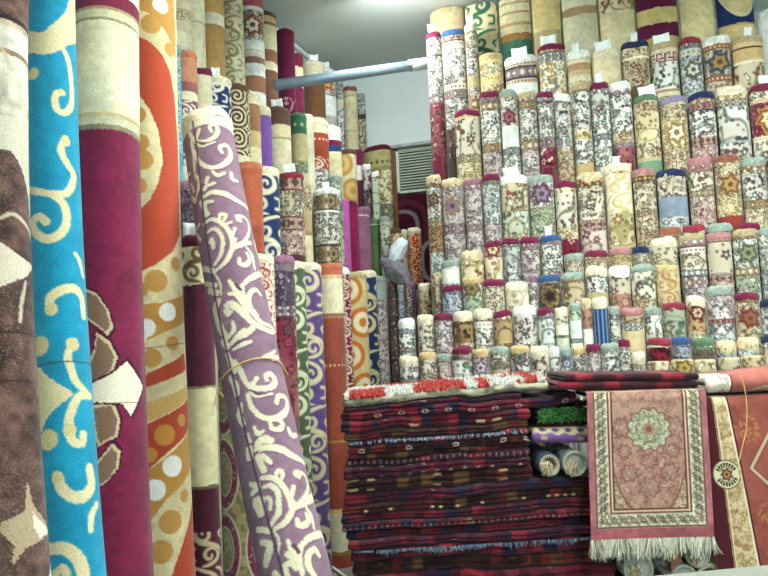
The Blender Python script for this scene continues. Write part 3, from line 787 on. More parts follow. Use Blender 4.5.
for rw in srow:
    lst = sorted(srow[rw])
    n_ = len(lst)
    geo = []
    for i, (x0, x1, yt, cap, tg, look, spec) in enumerate(lst):
        X = SX[rw]
        y_ = max(yt, 0)
        q, t = on_x(x1, y_, X)
        d = ray((x0 + x1) / 2, y_); sa = abs(d[0]) / math.hypot(d[0], d[1])
        D = (x1 - x0) * t / FPX / sa
        D = min(D, .145)
        D = max(D, (x1 - x0) * t / FPX * 1.0)
        R = D / 2
        dn = d[:2] / np.hypot(d[0], d[1]); nrm = np.array([-dn[1], dn[0]])        # leftwards across the line of sight
        for _ in range(3):                                                       # move the centre one radius inside the seen edge
            c2 = q[:2] + nrm * R
            c2 = c2 + dn * ((X - c2[0]) / dn[0])
            break
        tt = (c2 - EYE[:2]) @ FWD[:2] / (FWD[:2] @ FWD[:2])
        zt = on_x((x0 + x1) / 2, yt, X)[0][2] if yt >= 0 else CEIL - .06
        k = np.hypot(*(c2)) / np.hypot(*on_x((x0 + x1) / 2, y_, X)[0][:2])
        zt = EYE[2] + (zt - EYE[2]) * k if yt >= 0 else zt
        if c2[1] > WY - R - .03:
            kk = (WY - R - .03) / c2[1]; c2 = c2 * kk; zt = EYE[2] + (zt - EYE[2]) * kk
        geo.append([c2, R, t, min(zt, CEIL - .05)])
    for i in range(n_ - 1):                                                      # no two in a row may cut into each other
        for j in range(i + 1, n_):
            dd = np.hypot(*(geo[i][0] - geo[j][0])); ov = geo[i][1] + geo[j][1] - dd
            if ov > 0:
                big = i if geo[i][1] > geo[j][1] else j
                geo[i][1] -= ov * .57; geo[j][1] -= ov * .57
                geo[i][1] = max(geo[i][1], .018); geo[j][1] = max(geo[j][1], .018)
    for i, (x0, x1, yt, cap, tg, look, spec) in enumerate(lst):
        c2, R, t, zt = geo[i]; R *= .97
        sd += 1
        mpp = t / FPX
        zcap = .5 * .03 if cap != '-' else 0
        top = np.array([c2[0], c2[1], zt - zcap]); bot = np.array([c2[0], c2[1], 0.0])
        z0 = 0.0
        if yt < 0: z0 = (-yt) * mpp + (on_x((x0 + x1) / 2, 0, SX[rw])[0][2] - zt)
        def fn(u, v, fr, spec=spec, mpp=mpp, sd=sd, R=R, z0=z0):
            return band_pattern(u, v + z0, spec, mpp, sd, R)
        cw = '' if (cap == '-' or CAPW[cap] in look or '-ended' in look or '-topped' in look) else ' with %s end' % CAPW[cap]
        lab = f"{look} carpet roll{cw}, {ORD[n_ - 1 - i]} from the back corner in side wall {SN[rw]}"
        if len(lab.split()) > 16: lab = lab.replace(cw, '')
        tag = None
        if tg == 't': tag = (.062, .052, 0, .03, math.radians(rnd.uniform(-8, 8)))
        if tg == 'n': tag = (.04, .045, 0, .03, math.radians(rnd.uniform(-8, 8)))
        visn = {'a': 110, 'b': 110, 'c': 110, 'd': 300}[rw] * mpp
        if yt < 0: visn = zt - on_x(x1, 105, SX[rw])[0][2]
        make_roll('rolled_carpet', top, bot, R, fn, lab, 'carpet', 'carpet rolls in the %s along the side wall' % SN[rw],
                  vis=visn, cap=None if cap == '-' else cap, tag=tag, seed=sd, du=.0042, dv=.0042, caph=.024)

# single rolls filling the back corner, between side wall and back stack
CORNER = '''
335 343 79 4.88 gy | tall slim grey beige carpet roll beside the rust-ended one in the corner | fl:grey@20 pl:cr@8 fl:grey | 80
343 357 88 5.06 ru | tall plain cream carpet roll with rust end in the back corner | pl:#d3caa0@8 pl:#b0a070@1 pl:#dcd4ac@34 pl:#b0a070@1 pl:#d6cda6 | 80
357 365 94 5.10 gy | tall slim dark-spotted grey carpet roll against the back wall | fl:grey@20 pl:#4a443c@5 fl:cream | 70
362 392 147 4.95 mr | olive gold persian carpet roll with maroon end, standing by the wall vent | bd:green@3 pl:#a59a6a@8 dt:#a59a6a,#4a3f30@9 pl:#8a8050@4 fL:gold@34 bd:green@14 fL:green | 90
362 371 165 4.80 wh | slim lilac and grey rug roll below the olive gold carpet | bd:purp@26 fL:purp | 70
371 379 172 4.72 wh | slim white rug roll with green sprigs below the olive gold carpet | sp:green@30 fL:green | 70
369 380 219 4.58 gn | plain moss green rug roll beside the mauve one | pl:#5f7a4c@4 pl:#cfd4b8@1 pl:#567046 | 60
379 390 217 4.52 sg | green rug roll with pale floral strip, behind the grey cloth | pl:#7f936a@4 fL:green | 60
389 401 229 4.66 br | cream and rust rug roll behind the white plastic bag | pl:#d8cba4@3 ar:#dccfa8,#a5563a,.9 | 60
401 407 230 4.60 cr | very slim cream rug roll beside the red scrolled one | vi:#d8cfae,#a8906a | 60
407 421 229 4.54 cr | red rug roll with cream scrolls, standing under the wall vent | pl:#ddd0a4@4 ar:#a8322a,#d6c48e,.8 | 60
388 398 281 4.33 ru | dark charcoal floral rug roll with rust end, under the grey cloth | fl:dark | 110
397 406 285 4.28 sg | slim grey teal floral rug roll in the back corner | fl:blueg | 100
405 414 282 4.22 mv | purple rug roll with a gold scroll, in the back corner | ar:#46306c,#c0ae7a,1.0 | 45
414 418 284 4.17 nv | very slim navy and gold rug roll in the back corner | st:#26305a,#c9a860 | 45
418 432 284 4.07 cr | beige flower rug roll standing just above the bottom rows | fm:tan | 45
434 441 278 3.865 fr | slim beige frayed rug roll beside the blue-grey burgundy-ended one | fm:cream | 45
'''
for ln_ in CORNER.strip().splitlines():
    a, lab, spec, vis = [x.strip() for x in ln_.split('|')]
    x0, x1, yt, Y, cap = a.split(); x0, x1, yt, Y = map(float, (x0, x1, yt, Y)); sd += 1
    p, t = on_y((x0 + x1) / 2, yt, Y); mpp = t / FPX
    R = (x1 - x0) / 2 * mpp * .97
    p[2] -= .012
    def fn(u, v, fr, spec=spec, mpp=mpp, sd=sd, R=R): return band_pattern(u, v, spec, mpp, sd, R)
    make_roll('rolled_rug', p, (p[0], p[1], 0), R, fn, lab, 'rug', 'rug rolls in the back corner', vis=float(vis) * mpp, cap=cap, seed=sd,
              flat=min(1, .05 / R), face=(-.2, -1, 0), du=.0042, dv=.0042, caph=.024)

# ------------------------------------------------------------------ the big carpets near the camera
def hero(name, x_t, hw_t, x_b, hw_b, R, ztop, fn, label, ytop=0.0, cap=None, du=.0024, flap=False, ybot=576.0, extra=None, caph=.03, group=None, bow=0.0):
    pa = P(x_t, ytop, R * FPX / hw_t); pb = P(x_b, ybot, R * FPX / hw_b)
    d = pb - pa; d /= np.linalg.norm(d)
    top = pa if ztop is None else pa + d * ((ztop - pa[2]) / d[2])
    bot = pa + d * ((0 - pa[2]) / d[2])
    mpp = (R / hw_t + R / hw_b) / 2
    fr0 = Frame(top, bot, R)
    y0 = fr0.uv(x_t, ytop)[1]; y1 = fr0.uv(x_b, ybot)[1]
    def f2(u, v, fr): return fn(u, v, fr, mpp)
    bw = (bow, y0, y1)
    return make_roll(name, top, bot, R, f2, label, 'carpet', group, vis=min(fr0.L, y1 + .12), du=du, dv=du, cap=cap, mat=MBIG, seed=int(x_t) + 5, flap=flap, caph=caph, bow=bw)
def outside(col, v, lo, c, u, seed):
    return col
def strokes(u, v, col, fr, mpp, lst, c, taper=.25):
    for pts, w in lst: col = stroke(u, v, col, fr.tr(pts), w * mpp, c, .0022, taper)
    return col
def pdots(u, v, col, fr, mpp, lst, c):
    for x, y, r in lst:
        a = fr.uv(x, y); col = dots(u, v, col, [(a[0], a[1], r * mpp)], c)
    return col
def edge_noise(u, v, s=1.0): return u + (vn(u, v, 300, s) - .5) * .003, v + (vn(u, v, 300, s + 3) - .5) * .003

def f_blue(u, v, fr, mpp):
    u, v = edge_noise(u, v)
    col = plain(u, v, '#1b85a4', 2, .05)
    L = [([(76, -40), (75, 0), (69, 18), (56, 30), (40, 40), (25, 45)], 14), ([(50, 38), (62, 46), (69, 62), (72, 84), (72, 104), (66, 112), (58, 110), (55, 100), (57, 93), (63, 93)], 8),
         ([(66, 138), (61, 149), (67, 163), (74, 175), (72, 186), (66, 193), (55, 194), (40, 192), (28, 190)], 8.5),
         ([(52, 194), (64, 204), (67, 220), (61, 233), (48, 239), (36, 233), (33, 222), (40, 217), (46, 222)], 9.5),
         ([(76, 254), (80, 262), (83, 276)], 6), ([(51, 311), (50, 299), (62, 290), (75, 289), (82, 298), (84, 316)], 10),
         ([(72, 345), (68, 356), (71, 368), (77, 382), (88, 394)], 8), ([(90, 396), (80, 396), (71, 412), (69, 428), (73, 441), (82, 443), (84, 434)], 9),
         ([(57, 476), (62, 489), (74, 497), (86, 495), (92, 484), (90, 468)], 11), ([(97, 504), (92, 516), (91, 530)], 7),
         ([(48, 549), (66, 549), (80, 562), (84, 580), (80, 600)], 12), ([(55, 574), (63, 569), (68, 578)], 8),
         ([(60, -60), (45, -85), (30, -70)], 9), ([(70, -110), (50, -140), (34, -120)], 9)]
    col = strokes(u, v, col, fr, mpp, L, '#cfc39a', .15)
    col = polyfill(u, v, col, fr.tr([(30, 364), (40, 368), (50, 378), (74, 394), (56, 408), (46, 420), (42, 432), (34, 434)]), '#cbbf93')
    col = pdots(u, v, col, fr, mpp, [(33, 74, 7), (51, 309, 6), (73, 344, 6.5), (40, 346, 9.5), (48, 440, 9.5), (70, 430, 6), (57, 478, 5), (66, 141, 5.5), (62, 92, 4)], '#c6b784')
    col = polyfill(u, v, col, fr.tr([(24, 33), (40, 33), (56, 27), (66, 12), (70, -4), (80, -4), (80, 44), (70, 46), (62, 49), (52, 53), (44, 55), (24, 57)]), '#cfc39a')
    col = polyfill(u, v, col, fr.tr([(64, 47), (74, 44), (75, 58), (70, 56)]), '#1b85a4')
    q0 = fr.uv(38, 366)[1]
    col = mixm(col, '#3d3a33', sm(.0016 - np.abs(v - q0), .002) * .8)
    return col
def f_burg(u, v, fr, mpp):
    y = lambda q: fr.uv(106 + q * .02, q)[1]
    u2, v2 = edge_noise(u, v, 4)
    col = plain(u, v, '#6e1d3c', 3, .08)
    def bandc(a, b, c):
        nonlocal col
        m = (v2 >= y(a)) & (v2 < y(b)); col[m] = plain(u[m], v[m], c, a, .06)
    bandc(-40, -8, '#d4cda6'); bandc(6, 9, '#a08868'); bandc(9, 17, '#c2b998'); bandc(17, 20, '#8a846a'); bandc(20, 112, '#cdc7a8'); bandc(112, 116, '#b19c78'); bandc(116, 124, '#c0b89c'); bandc(124, 129, '#7f7860')
    BR, ED = '#7a5f4c', '#c2ab88'
    for pg in ([(84, 289), (97, 295), (107, 310), (112, 326), (107, 334), (97, 325), (84, 316)], [(97, 334), (109, 343), (116, 357), (112, 371), (103, 380), (89, 386), (88, 366), (95, 350)],
               [(92, 407), (112, 403), (119, 420), (116, 436), (104, 442), (99, 446), (95, 430)], [(96, 484), (95, 466), (112, 445), (119, 452), (117, 468), (108, 480), (99, 486)]):
        q = fr.tr(pg); c = np.mean(q, 0)
        col = polyfill(u, v, col, [(c[0] + (a - c[0]) * 1.32, c[1] + (b - c[1]) * 1.22) for a, b in q], '#43132a')
        col = polyfill(u2, v2, col, [(c[0] + (a - c[0]) * 1.12, c[1] + (b - c[1]) * 1.08) for a, b in q], ED); col = polyfill(u2, v2, col, [(c[0] + (a - c[0]) * .88, c[1] + (b - c[1]) * .9) for a, b in q], BR)
    st = fr.tr([(88, 386), (110, 375), (127, 361), (143, 387), (131, 416), (122, 404), (108, 403), (91, 402)]); c = np.mean(st, 0)
    col = polyfill(u, v, col, [(c[0] + (a - c[0]) * 1.12, c[1] + (b - c[1]) * 1.15) for a, b in st], '#43132a')
    col = polyfill(u2, v2, col, st, '#ddd4bb')
    col = mixm(col, '#463038', sm(.0014 - np.abs(v - fr.uv(114, 403)[1]), .002) * .6)
    return col
def f_orange(u, v, fr, mpp):
    u, v = edge_noise(u, v, 7)
    col = plain(u, v, '#d3c49a', 4, .06)
    RD, OC, WH = '#ac4730', '#b98743', '#e8e6df'
    T = fr.tr
    col = polyfill(u, v, col, T([(110, -10), (185, -60), (174, 0), (176, 62), (166, 32), (150, 14), (120, 6)]), OC)
    col = polyfill(u, v, col, T([(110, 30), (137, 36), (150, 42), (163, 56), (171, 75), (175, 100), (178, 140), (180, 235), (172, 252), (155, 265), (137, 274), (118, 278), (118, 220), (138, 212), (150, 200), (159, 180), (163, 160), (158, 130), (150, 110), (137, 92), (112, 84)]), RD)
    col = polyfill(u, v, col, T([(120, 308), (140, 305), (160, 303), (185, 294), (186, 320), (165, 332), (142, 343), (120, 350)]), OC)
    col = polyfill(u, v, col, T([(120, 384), (143, 376), (184, 353), (186, 369), (143, 389), (120, 396)]), RD)
    col = polyfill(u, v, col, T([(120, 414), (144, 404), (187, 384), (188, 396), (145, 424), (120, 434)]), '#c9a263')
    col = polyfill(u, v, col, T([(120, 436), (146, 425), (188, 397), (189, 426), (168, 452), (148, 470), (124, 484)]), RD)
    col = polyfill(u, v, col, T([(124, 486), (148, 471), (189, 427), (192, 466), (166, 500), (150, 522), (126, 540)]), OC)
    col = polyfill(u, v, col, T([(192, 500), (182, 545), (170, 580), (160, 640), (210, 640), (202, 576)]), RD)
    col = pdots(u, v, col, fr, mpp, [(161, 5, 8.5), (168, 312, 9), (146, 328, 9), (173, 466, 10), (155, 490, 10), (140, 338, 7)], WH)
    col = pdots(u, v, col, fr, mpp, [(151, 24, 10), (170, 50, 7), (138, 115, 8), (140, 143, 9), (143, 160, 10), (139, 186, 8), (156, 281, 11), (176, 264, 7), (140, 290, 8), (173, 343, 7), (152, 358, 9), (185, 496, 6), (171, 522, 11), (161, 552, 11), (182, 420, 6)], '#b88a49')
    col = pdots(u, v, col, fr, mpp, [(165, 435, 10), (150, 455, 7)], '#c0883f')
    y0 = fr.uv(160, 347)[1]; col = mixm(col, '#4a3020', sm(.0013 - np.abs(v - y0 + u * .1), .002) * .7)
    return col
def f_brown(u, v, fr, mpp):
    u2, v2 = edge_noise(u, v, 9)
    col = plain(u, v, '#4f3a34', 5, .3)
    n = vn(u, v, 420, 3); col = mixm(col, '#8a7468', sm(n - .78, .15) * .6)
    y = lambda q: fr.uv(5, q)[1]
    def bandc(a, b, c):
        nonlocal col
        m = (v2 >= y(a)) & (v2 < y(b)); col[m] = plain(u[m], v[m], c, a, .14)
    bandc(14, 19, '#2e201e'); bandc(19, 25, '#a89882'); bandc(25, 48, '#cbc5b4'); bandc(48, 53, '#94705a'); bandc(53, 150, '#c2baa6')
    col = polyfill(u2, v2, col, fr.tr([(-30, 150), (-10, 142), (5, 145), (18, 160), (25, 178), (29, 200), (40, 230), (40, 130), (20, 120), (-30, 120)]), '#c2baa6')
    col = strokes(u2, v2, col, fr, mpp, [([(0, 218), (12, 214), (24, 222), (31, 236)], 5), ([(26, 282), (22, 300), (20, 322)], 4.5), ([(-8, 40), (4, 52), (10, 70)], 3)], '#b9ab96')
    col = polyfill(u2, v2, col, fr.tr([(-6, 238), (10, 249), (22, 258), (33, 268), (26, 277), (12, 282), (-6, 290)]), '#c9bda8')
    col = polyfill(u2, v2, col, fr.tr([(0, 524), (25, 511), (27, 482), (34, 506), (48, 530), (40, 541), (26, 548), (12, 566), (14, 546), (0, 532)]), '#a89478')
    col = polyfill(u2, v2, col, fr.tr([(33, 512), (40, 520), (50, 532), (40, 538), (34, 528)]), '#d6cdb8')
    col = strokes(u2, v2, col, fr, mpp, [([(52, 570), (44, 600)], 8)], '#c9c0ae')
    for yy in (332, 381): col = mixm(col, '#241816', sm(.0015 - np.abs(v - y(yy)), .002) * .8)
    return col
# scrolls of the lavender carpet: ((x, y) of a patch of the carpet, strokes given as points in that patch and a width)
LAVT = [
 ((170, 100), [([(150, 250), (180, 300), (250, 320), (330, 290), (370, 240), (350, 190), (305, 200), (320, 240)], 45), ([(205, 290), (225, 225)], 35), ([(190, 330), (250, 355), (350, 320)], 25),
   ([(190, 400), (230, 480), (320, 520), (420, 490), (470, 420), (440, 350), (385, 360), (400, 400)], 52), ([(165, 260), (170, 340), (185, 430), (190, 560)], 36), ([(100, 410), (80, 470), (120, 500), (130, 560)], 58)]),
 ((180, 170), [([(250, 10), (290, 40), (345, 20)], 40), ([(395, 20), (405, 70), (440, 85)], 46), ([(120, 40), (150, 100), (130, 200)], 45), ([(210, 60), (190, 150)], 40), ([(260, 100), (200, 130)], 35),
   ([(180, 210), (250, 170), (350, 185), (450, 240), (540, 310)], 58), ([(250, 240), (190, 260), (200, 350)], 46), ([(160, 250), (215, 340)], 42),
   ([(185, 420), (240, 380), (310, 400), (370, 460), (400, 540), (400, 590)], 45), ([(330, 425), (390, 400)], 26), ([(400, 520), (424, 445)], 28), ([(300, 390), (310, 340), (350, 345), (340, 385)], 40),
   ([(215, 480), (260, 450), (310, 490), (340, 570)], 40), ([(225, 560), (245, 530), (265, 575)], 30), ([(445, 372), (470, 352), (520, 390), (535, 460), (500, 540), (440, 575)], 36), ([(446, 362), (456, 382)], 56),
   ([(30, 60), (80, 30)], 35), ([(90, 110), (110, 170)], 30), ([(90, 210), (120, 240)], 50), ([(150, 420), (130, 480), (160, 540)], 50)]),
 ((190, 240), [([(250, -20), (240, 100), (190, 190)], 40), ([(350, -10), (320, 80), (270, 170), (195, 240)], 45), ([(165, 0), (180, 60)], 35), ([(340, 60), (400, 30), (470, 20)], 50), ([(440, 60), (480, 120), (500, 220)], 38), ([(510, 20), (520, 100)], 40),
   ([(380, 140), (385, 180), (430, 190), (460, 150), (440, 100)], 45), ([(190, 260), (230, 330), (240, 420)], 22), ([(410, 340), (470, 290), (560, 270), (600, 330)], 50), ([(520, 575), (470, 520), (450, 460), (465, 405), (510, 380), (545, 420)], 46),
   ([(300, 310), (350, 380), (400, 430)], 45), ([(300, 410), (360, 420), (400, 480)], 45), ([(400, 350), (410, 450), (440, 590)], 50), ([(270, 500), (310, 480), (370, 510), (420, 570)], 42), ([(270, 540), (290, 575)], 35),
   ([(100, 220), (180, 240)], 45), ([(110, 340), (200, 350)], 40), ([(150, 390), (210, 410)], 50), ([(190, 500), (220, 470), (200, 560)], 50)]),
 ((200, 305), [([(240, 10), (290, 30), (350, 80), (430, 150), (530, 200), (590, 210)], 56), ([(360, 0), (420, 80), (490, 140), (580, 190)], 42), ([(200, 0), (220, 60), (240, 50)], 40), ([(250, 130), (260, 190), (220, 250)], 40),
   ([(240, 300), (300, 230), (340, 190)], 50), ([(260, 340), (330, 300), (390, 280)], 40), ([(320, 250), (400, 180)], 50), ([(490, 400), (540, 380), (580, 350)], 35), ([(560, 410), (600, 400)], 40),
   ([(110, 30), (140, 130), (170, 200), (210, 250)], 66), ([(180, 280), (210, 320)], 56), ([(210, 380), (250, 470), (270, 510)], 56), ([(270, 430), (310, 500), (350, 570)], 38)]),
 ((215, 370), [([(190, 10), (250, 110), (330, 140), (430, 130), (465, 80), (430, 30), (395, 40), (400, 75)], 50), ([(290, 110), (320, 60)], 35), ([(270, 170), (330, 200), (440, 180)], 28),
   ([(250, 190), (280, 280), (360, 360), (470, 370), (550, 310), (550, 220), (490, 200), (475, 250)], 50), ([(480, 380), (520, 410), (500, 450), (440, 450), (425, 410)], 42), ([(565, 450), (590, 500), (625, 500)], 45),
   ([(340, 540), (390, 520), (430, 540)], 45), ([(300, 440), (330, 490), (370, 470)], 35), ([(120, 60), (160, 130), (170, 190)], 60), ([(200, 270), (190, 350), (220, 420)], 55), ([(250, 500), (270, 550)], 30)]),
 ((230, 435), [([(220, 110), (300, 95), (400, 110), (500, 170), (600, 230)], 55), ([(240, 40), (310, 40)], 50), ([(220, 60), (210, 120)], 50), ([(250, 160), (310, 210)], 35), ([(215, 170), (260, 270)], 45),
   ([(245, 330), (320, 330), (390, 370), (440, 450), (470, 560)], 45), ([(350, 320), (370, 275), (405, 290), (400, 330)], 38), ([(470, 480), (492, 395)], 32), ([(260, 400), (320, 390), (370, 450), (380, 560)], 40), ([(280, 480), (310, 500), (310, 570)], 34),
   ([(514, 296), (526, 304)], 58), ([(530, 280), (580, 320), (600, 400), (570, 480), (500, 550)], 34), ([(570, 500), (640, 470)], 40), ([(150, 110), (150, 170)], 55), ([(160, 380), (210, 400), (170, 450)], 50), ([(190, 500), (240, 500), (240, 570)], 50)]),
 ((240, 501), [([(290, 0), (300, 80), (240, 180)], 42), ([(410, 0), (400, 80), (340, 170), (270, 210)], 45), ([(400, 60), (480, 20), (560, -10)], 50), ([(510, 50), (550, 120), (570, 210)], 34), ([(440, 140), (450, 185), (500, 180), (530, 140), (510, 100)], 45),
   ([(480, 330), (540, 280), (630, 260), (680, 320)], 50), ([(600, 620), (570, 570), (525, 490), (530, 405), (580, 370), (610, 420)], 46), ([(370, 310), (400, 380), (440, 420)], 42), ([(370, 410), (430, 440)], 45), ([(470, 340), (450, 430), (480, 560)], 50),
   ([(340, 500), (390, 480), (430, 520)], 42), ([(350, 540), (370, 600)], 40), ([(260, 230), (300, 310), (290, 410)], 22), ([(120, 20), (160, 90)], 60), ([(140, 220), (220, 230)], 40), ([(170, 320), (240, 330)], 40), ([(225, 380), (200, 480)], 58), ([(270, 560), (330, 640)], 45)]),
]
LAV = [([(o[0] + x / 7.68, o[1] + y / 7.68) for x, y in p], w / 7.68) for o, l in LAVT for p, w in l]
LAVD = [([(o[0] + x / 7.68, o[1] + y / 7.68) for x, y in p], w / 7.68) for o, p, w in (((170, 100), [(200, 318), (250, 330), (300, 322)], 20), ((190, 240), [(350, 338), (388, 380)], 24), ((200, 305), [(248, 326), (340, 260)], 17),
        ((215, 370), [(270, 155), (330, 182), (400, 178)], 22), ((240, 501), [(410, 338), (450, 390)], 24), ((180, 170), [(185, 110), (140, 200)], 16), ((230, 435), [(190, 150), (215, 130)], 14))]
LAVL = []
def f_lav(u, v, fr, mpp):
    u2, v2 = edge_noise(u, v, 12)
    col = plain(u, v, '#7c6070', 6, .06)
    col = strokes(u2, v2, col, fr, mpp, [([(x + .9, y + 1.5) for x, y in p], w * 1.08) for p, w in LAV], '#6b4f63', .35)  # shadow painted under the scrolls: a darker, slightly shifted copy
    col = strokes(u2, v2, col, fr, mpp, LAV, '#cdc5a6', .35)
    col = strokes(u2, v2, col, fr, mpp, LAVD, '#553648', .7)
    col = mixm(col, '#cfc7ac', sm(fr.uv(207, 124)[1] - v2, .003))
    q = fr.tr([(192, 118), (197, 150), (204, 215), (216, 300), (236, 390), (257, 480), (283, 576), (300, 650)])
    col = stroke(u, v, col, q, 2.0 * mpp, '#4d3546', .002, 0)
    return col
hero('rolled_carpet', -3, 28, 13, 35, .062, 2.2, f_brown, 'dark brown carpet roll with cream band and beige leaf star', bow=-.012)
hero('rolled_carpet', 49.5, 23, 76, 28.5, .058, 2.2, f_blue, 'turquoise blue carpet roll with beige scrolls, between the dark brown and burgundy ones', bow=-.010)
hero('rolled_carpet', 105, 32, 114, 38, .0895, 2.2, f_burg, 'burgundy carpet roll with a wide cream band and brown leaves', bow=-.009)
hero('rolled_carpet', 148, 27, 166, 29, .085, 2.25, f_orange, 'orange and beige carpet roll with ochre and white dots', bow=-.008)
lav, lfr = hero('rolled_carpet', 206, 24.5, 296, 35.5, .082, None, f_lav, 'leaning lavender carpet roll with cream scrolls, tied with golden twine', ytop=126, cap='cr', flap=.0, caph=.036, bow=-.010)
# twine round the lavender roll
for (ya, yb, loose) in ((396, 358, True),):
    pts = []
    for k in range(29):
        a = -1.5 + 3.0 * k / 28
        x = math.sin(a); v_ = lfr.uv(250 + 30 * x, 372 - 10 * x)[1] - .05 * math.cos(a) + .018
        pts.append(lfr.top + lfr.a * v_ + (math.sin(a) * lfr.s + math.cos(a) * lfr.f) * (lfr.R * 1.05 + 0) + lfr.s * lfr.disp(v_))
    for k in range(1, 10):
        a = 1.5 + (2 * math.pi - 3.0) * k / 10
        v0 = (pts[28] - lfr.top) @ lfr.a; v1 = (pts[0] - lfr.top) @ lfr.a
        pts.append(lfr.top + lfr.a * (v0 + (v1 - v0) * k / 10) + (math.sin(a) * lfr.s + math.cos(a) * lfr.f) * (lfr.R * 1.05))
    pts.append(pts[0])
    s0 = pts[0]
    V1 = tubeVF(pts, .0022, 6)
    V2 = tubeVF([s0, s0 + lfr.a * .03 - lfr.s * .012 + lfr.f * .02, s0 + lfr.a * .055 - lfr.s * .022 + lfr.f * .015, s0 + lfr.a * .06 - lfr.s * .012 + lfr.f * .02], .0022, 6)
    V3 = tubeVF([s0, s0 + lfr.a * .02 - lfr.s * .006 + lfr.f * .02, s0 + lfr.a * .045 + lfr.s * .004 + lfr.f * .03], .0022, 6)
    mk('tie_twine', *join([V1, V2, V3]), MCORD, lav, off=lfr.bot)

# the two carpets standing between the orange and the lavender rolls
def side_fn(spec, R, mpp, seed): return lambda u, v, fr: band_pattern(u, v, spec, mpp, seed, R)
p, t = on_x(196, 240, -1.42); m_ = t / FPX
make_roll('rolled_carpet', p, (p[0] + .03, p[1] - .03, 0), .052, side_fn('pl:#4a1626@9 ar:#d6cca8,#6d5238,1.2@38 pl:#4f2436@6 pl:#542338@92 pl:#8a7a58@2 pl:#cfc69c@92 pl:#6a5a3a@3 pl:#471a2a@40 ar:#4b1c2c,#b9ab88,1.2@60 pl:#4b1c2c', .062, m_, 71),
          'maroon carpet roll with wide cream panel and card tag, behind the orange dotted one', 'carpet', vis=350 * m_, cap='mr', tag=(.062, .05, -.012, .028, .05), du=.0032, dv=.0032, seed=71)
p, t = on_x(188, 186, -1.60); m_ = t / FPX
make_roll('rolled_carpet', p, (p[0], p[1], 0), .055, side_fn('fm:purp', .055, m_, 73), 'charcoal flecked carpet roll behind the lavender one, above the maroon one', 'carpet', vis=70 * m_, cap='mv', du=.004, dv=.004, seed=73)
def f_olive(u, v, fr):
    col = plain(u, v, '#857a52', 8, .1)
    k = vn(u, v, 60, 4); col = mixm(col, '#6b6040', sm(k - .62, .1))
    for i in range(9):
        vc = .16 + i * .27; s = 1 if i % 2 else -1
        for sx in (-1, 1):
            d = np.hypot((u - sx * .075) / .062, (v - vc) / .125)
            col = mixm(col, '#aaa68c', sm(1.08 - d, .06)); col = mixm(col, '#4c1430', sm(.98 - d, .06))
            m = (d < .97) & (d > .62); c = floral(u[m], v[m], 5, .02, 'burg'); col[m] = c * .6 + rgb('#4c1430') * .4
            col = mixm(col, '#a9a68e', sm(.66 - d, .05)); col = mixm(col, '#6f6a48', sm(.6 - d, .05))
            dd = np.hypot((u - sx * .075), v - vc); m = d < .5; c = floral(u[m], v[m], 9, .03, 'tan'); col[m] = c * .35 + rgb('#6f6a48') * .65
    return col
p, t = on_x(236, 285, -1.42); m_ = t / FPX
make_roll('rolled_carpet', p, (p[0], p[1], 0), .075, lambda u, v, fr: f_olive(u, v, fr), 'olive carpet roll with burgundy medallions behind the lavender one', 'carpet', vis=330 * m_, du=.0034, dv=.0034, seed=75, cap='mr')

# ================================================================== folded rugs, bench and drapes
PT = 2.70                                                       # how far the pile's front stands from the camera
F0 = np.array([-math.sin(YAW), math.cos(YAW), 0.0]); R0 = np.array([math.cos(YAW), math.sin(YAW), 0.0])
def on_front(x, y, dist):                                       # the upright plane facing the camera at that distance
    d = ray(x, y); return EYE + d * (dist / (d @ F0))
def kilim(u, v, seed, pal, deco):
    g, b, dk, acc = PAL[pal]
    col = floral(u * .42, v, seed, .0135, pal, False, .9)
    k = np.floor(u / .038 + 1.5 * vn(u, v * 0, 6, seed)); hh = hsh(k, seed * 1.3)
    cs = np.array([rgb(c) for c in (acc[0], acc[1], g, b, acc[2], g, b)])[np.floor(hh * 7).astype(int)]
    m = (.78 * sm(vn(u, v, 22, seed + 2) - .3, .2))[:, None]
    col = col * (1 - m) + cs * m
    if deco == 'cream':
        x = (u / .085) % 1 - .5; on = hsh(np.floor(u / .085), seed) > .35
        d = np.abs(np.hypot(x * .085, (v % .05) - .022) - .009)
        col = mixm(col, '#b9a390', sm(.0028 - d, .002) * on * .9)
    if deco == 'blocks':
        x = (u / .06) % 1; on = hsh(np.floor(u / .06), seed) > .55
        col = mixm(col, '#a8906a', ((x < .5) & (np.abs((v % .05) - .024) < .006)) * on * .9)
    if deco == 'tri':
        x = np.abs((u / .05) % 1 - .5); on = hsh(np.floor(u / .05), seed) > .4
        col = mixm(col, '#b9aab0', ((v % .05 > .012) & (x < .22 - (v % .05 - .012) * 18)) * on * .85)
    if deco == 'dots':
        x = (u / .03) % 1 - .5; on = (hsh(np.floor(u / .03), seed) > .6)
        col = mixm(col, '#c0a878', sm(.007 - np.hypot(x * .03, (v % .05) - .02), .003) * on)
    if deco == 'lines':
        x = (u / .022) % 1; col = mixm(col, '#8f8580', ((x < .22) & (np.abs(v % .05 - .022) < .008)) * .7)
    return col
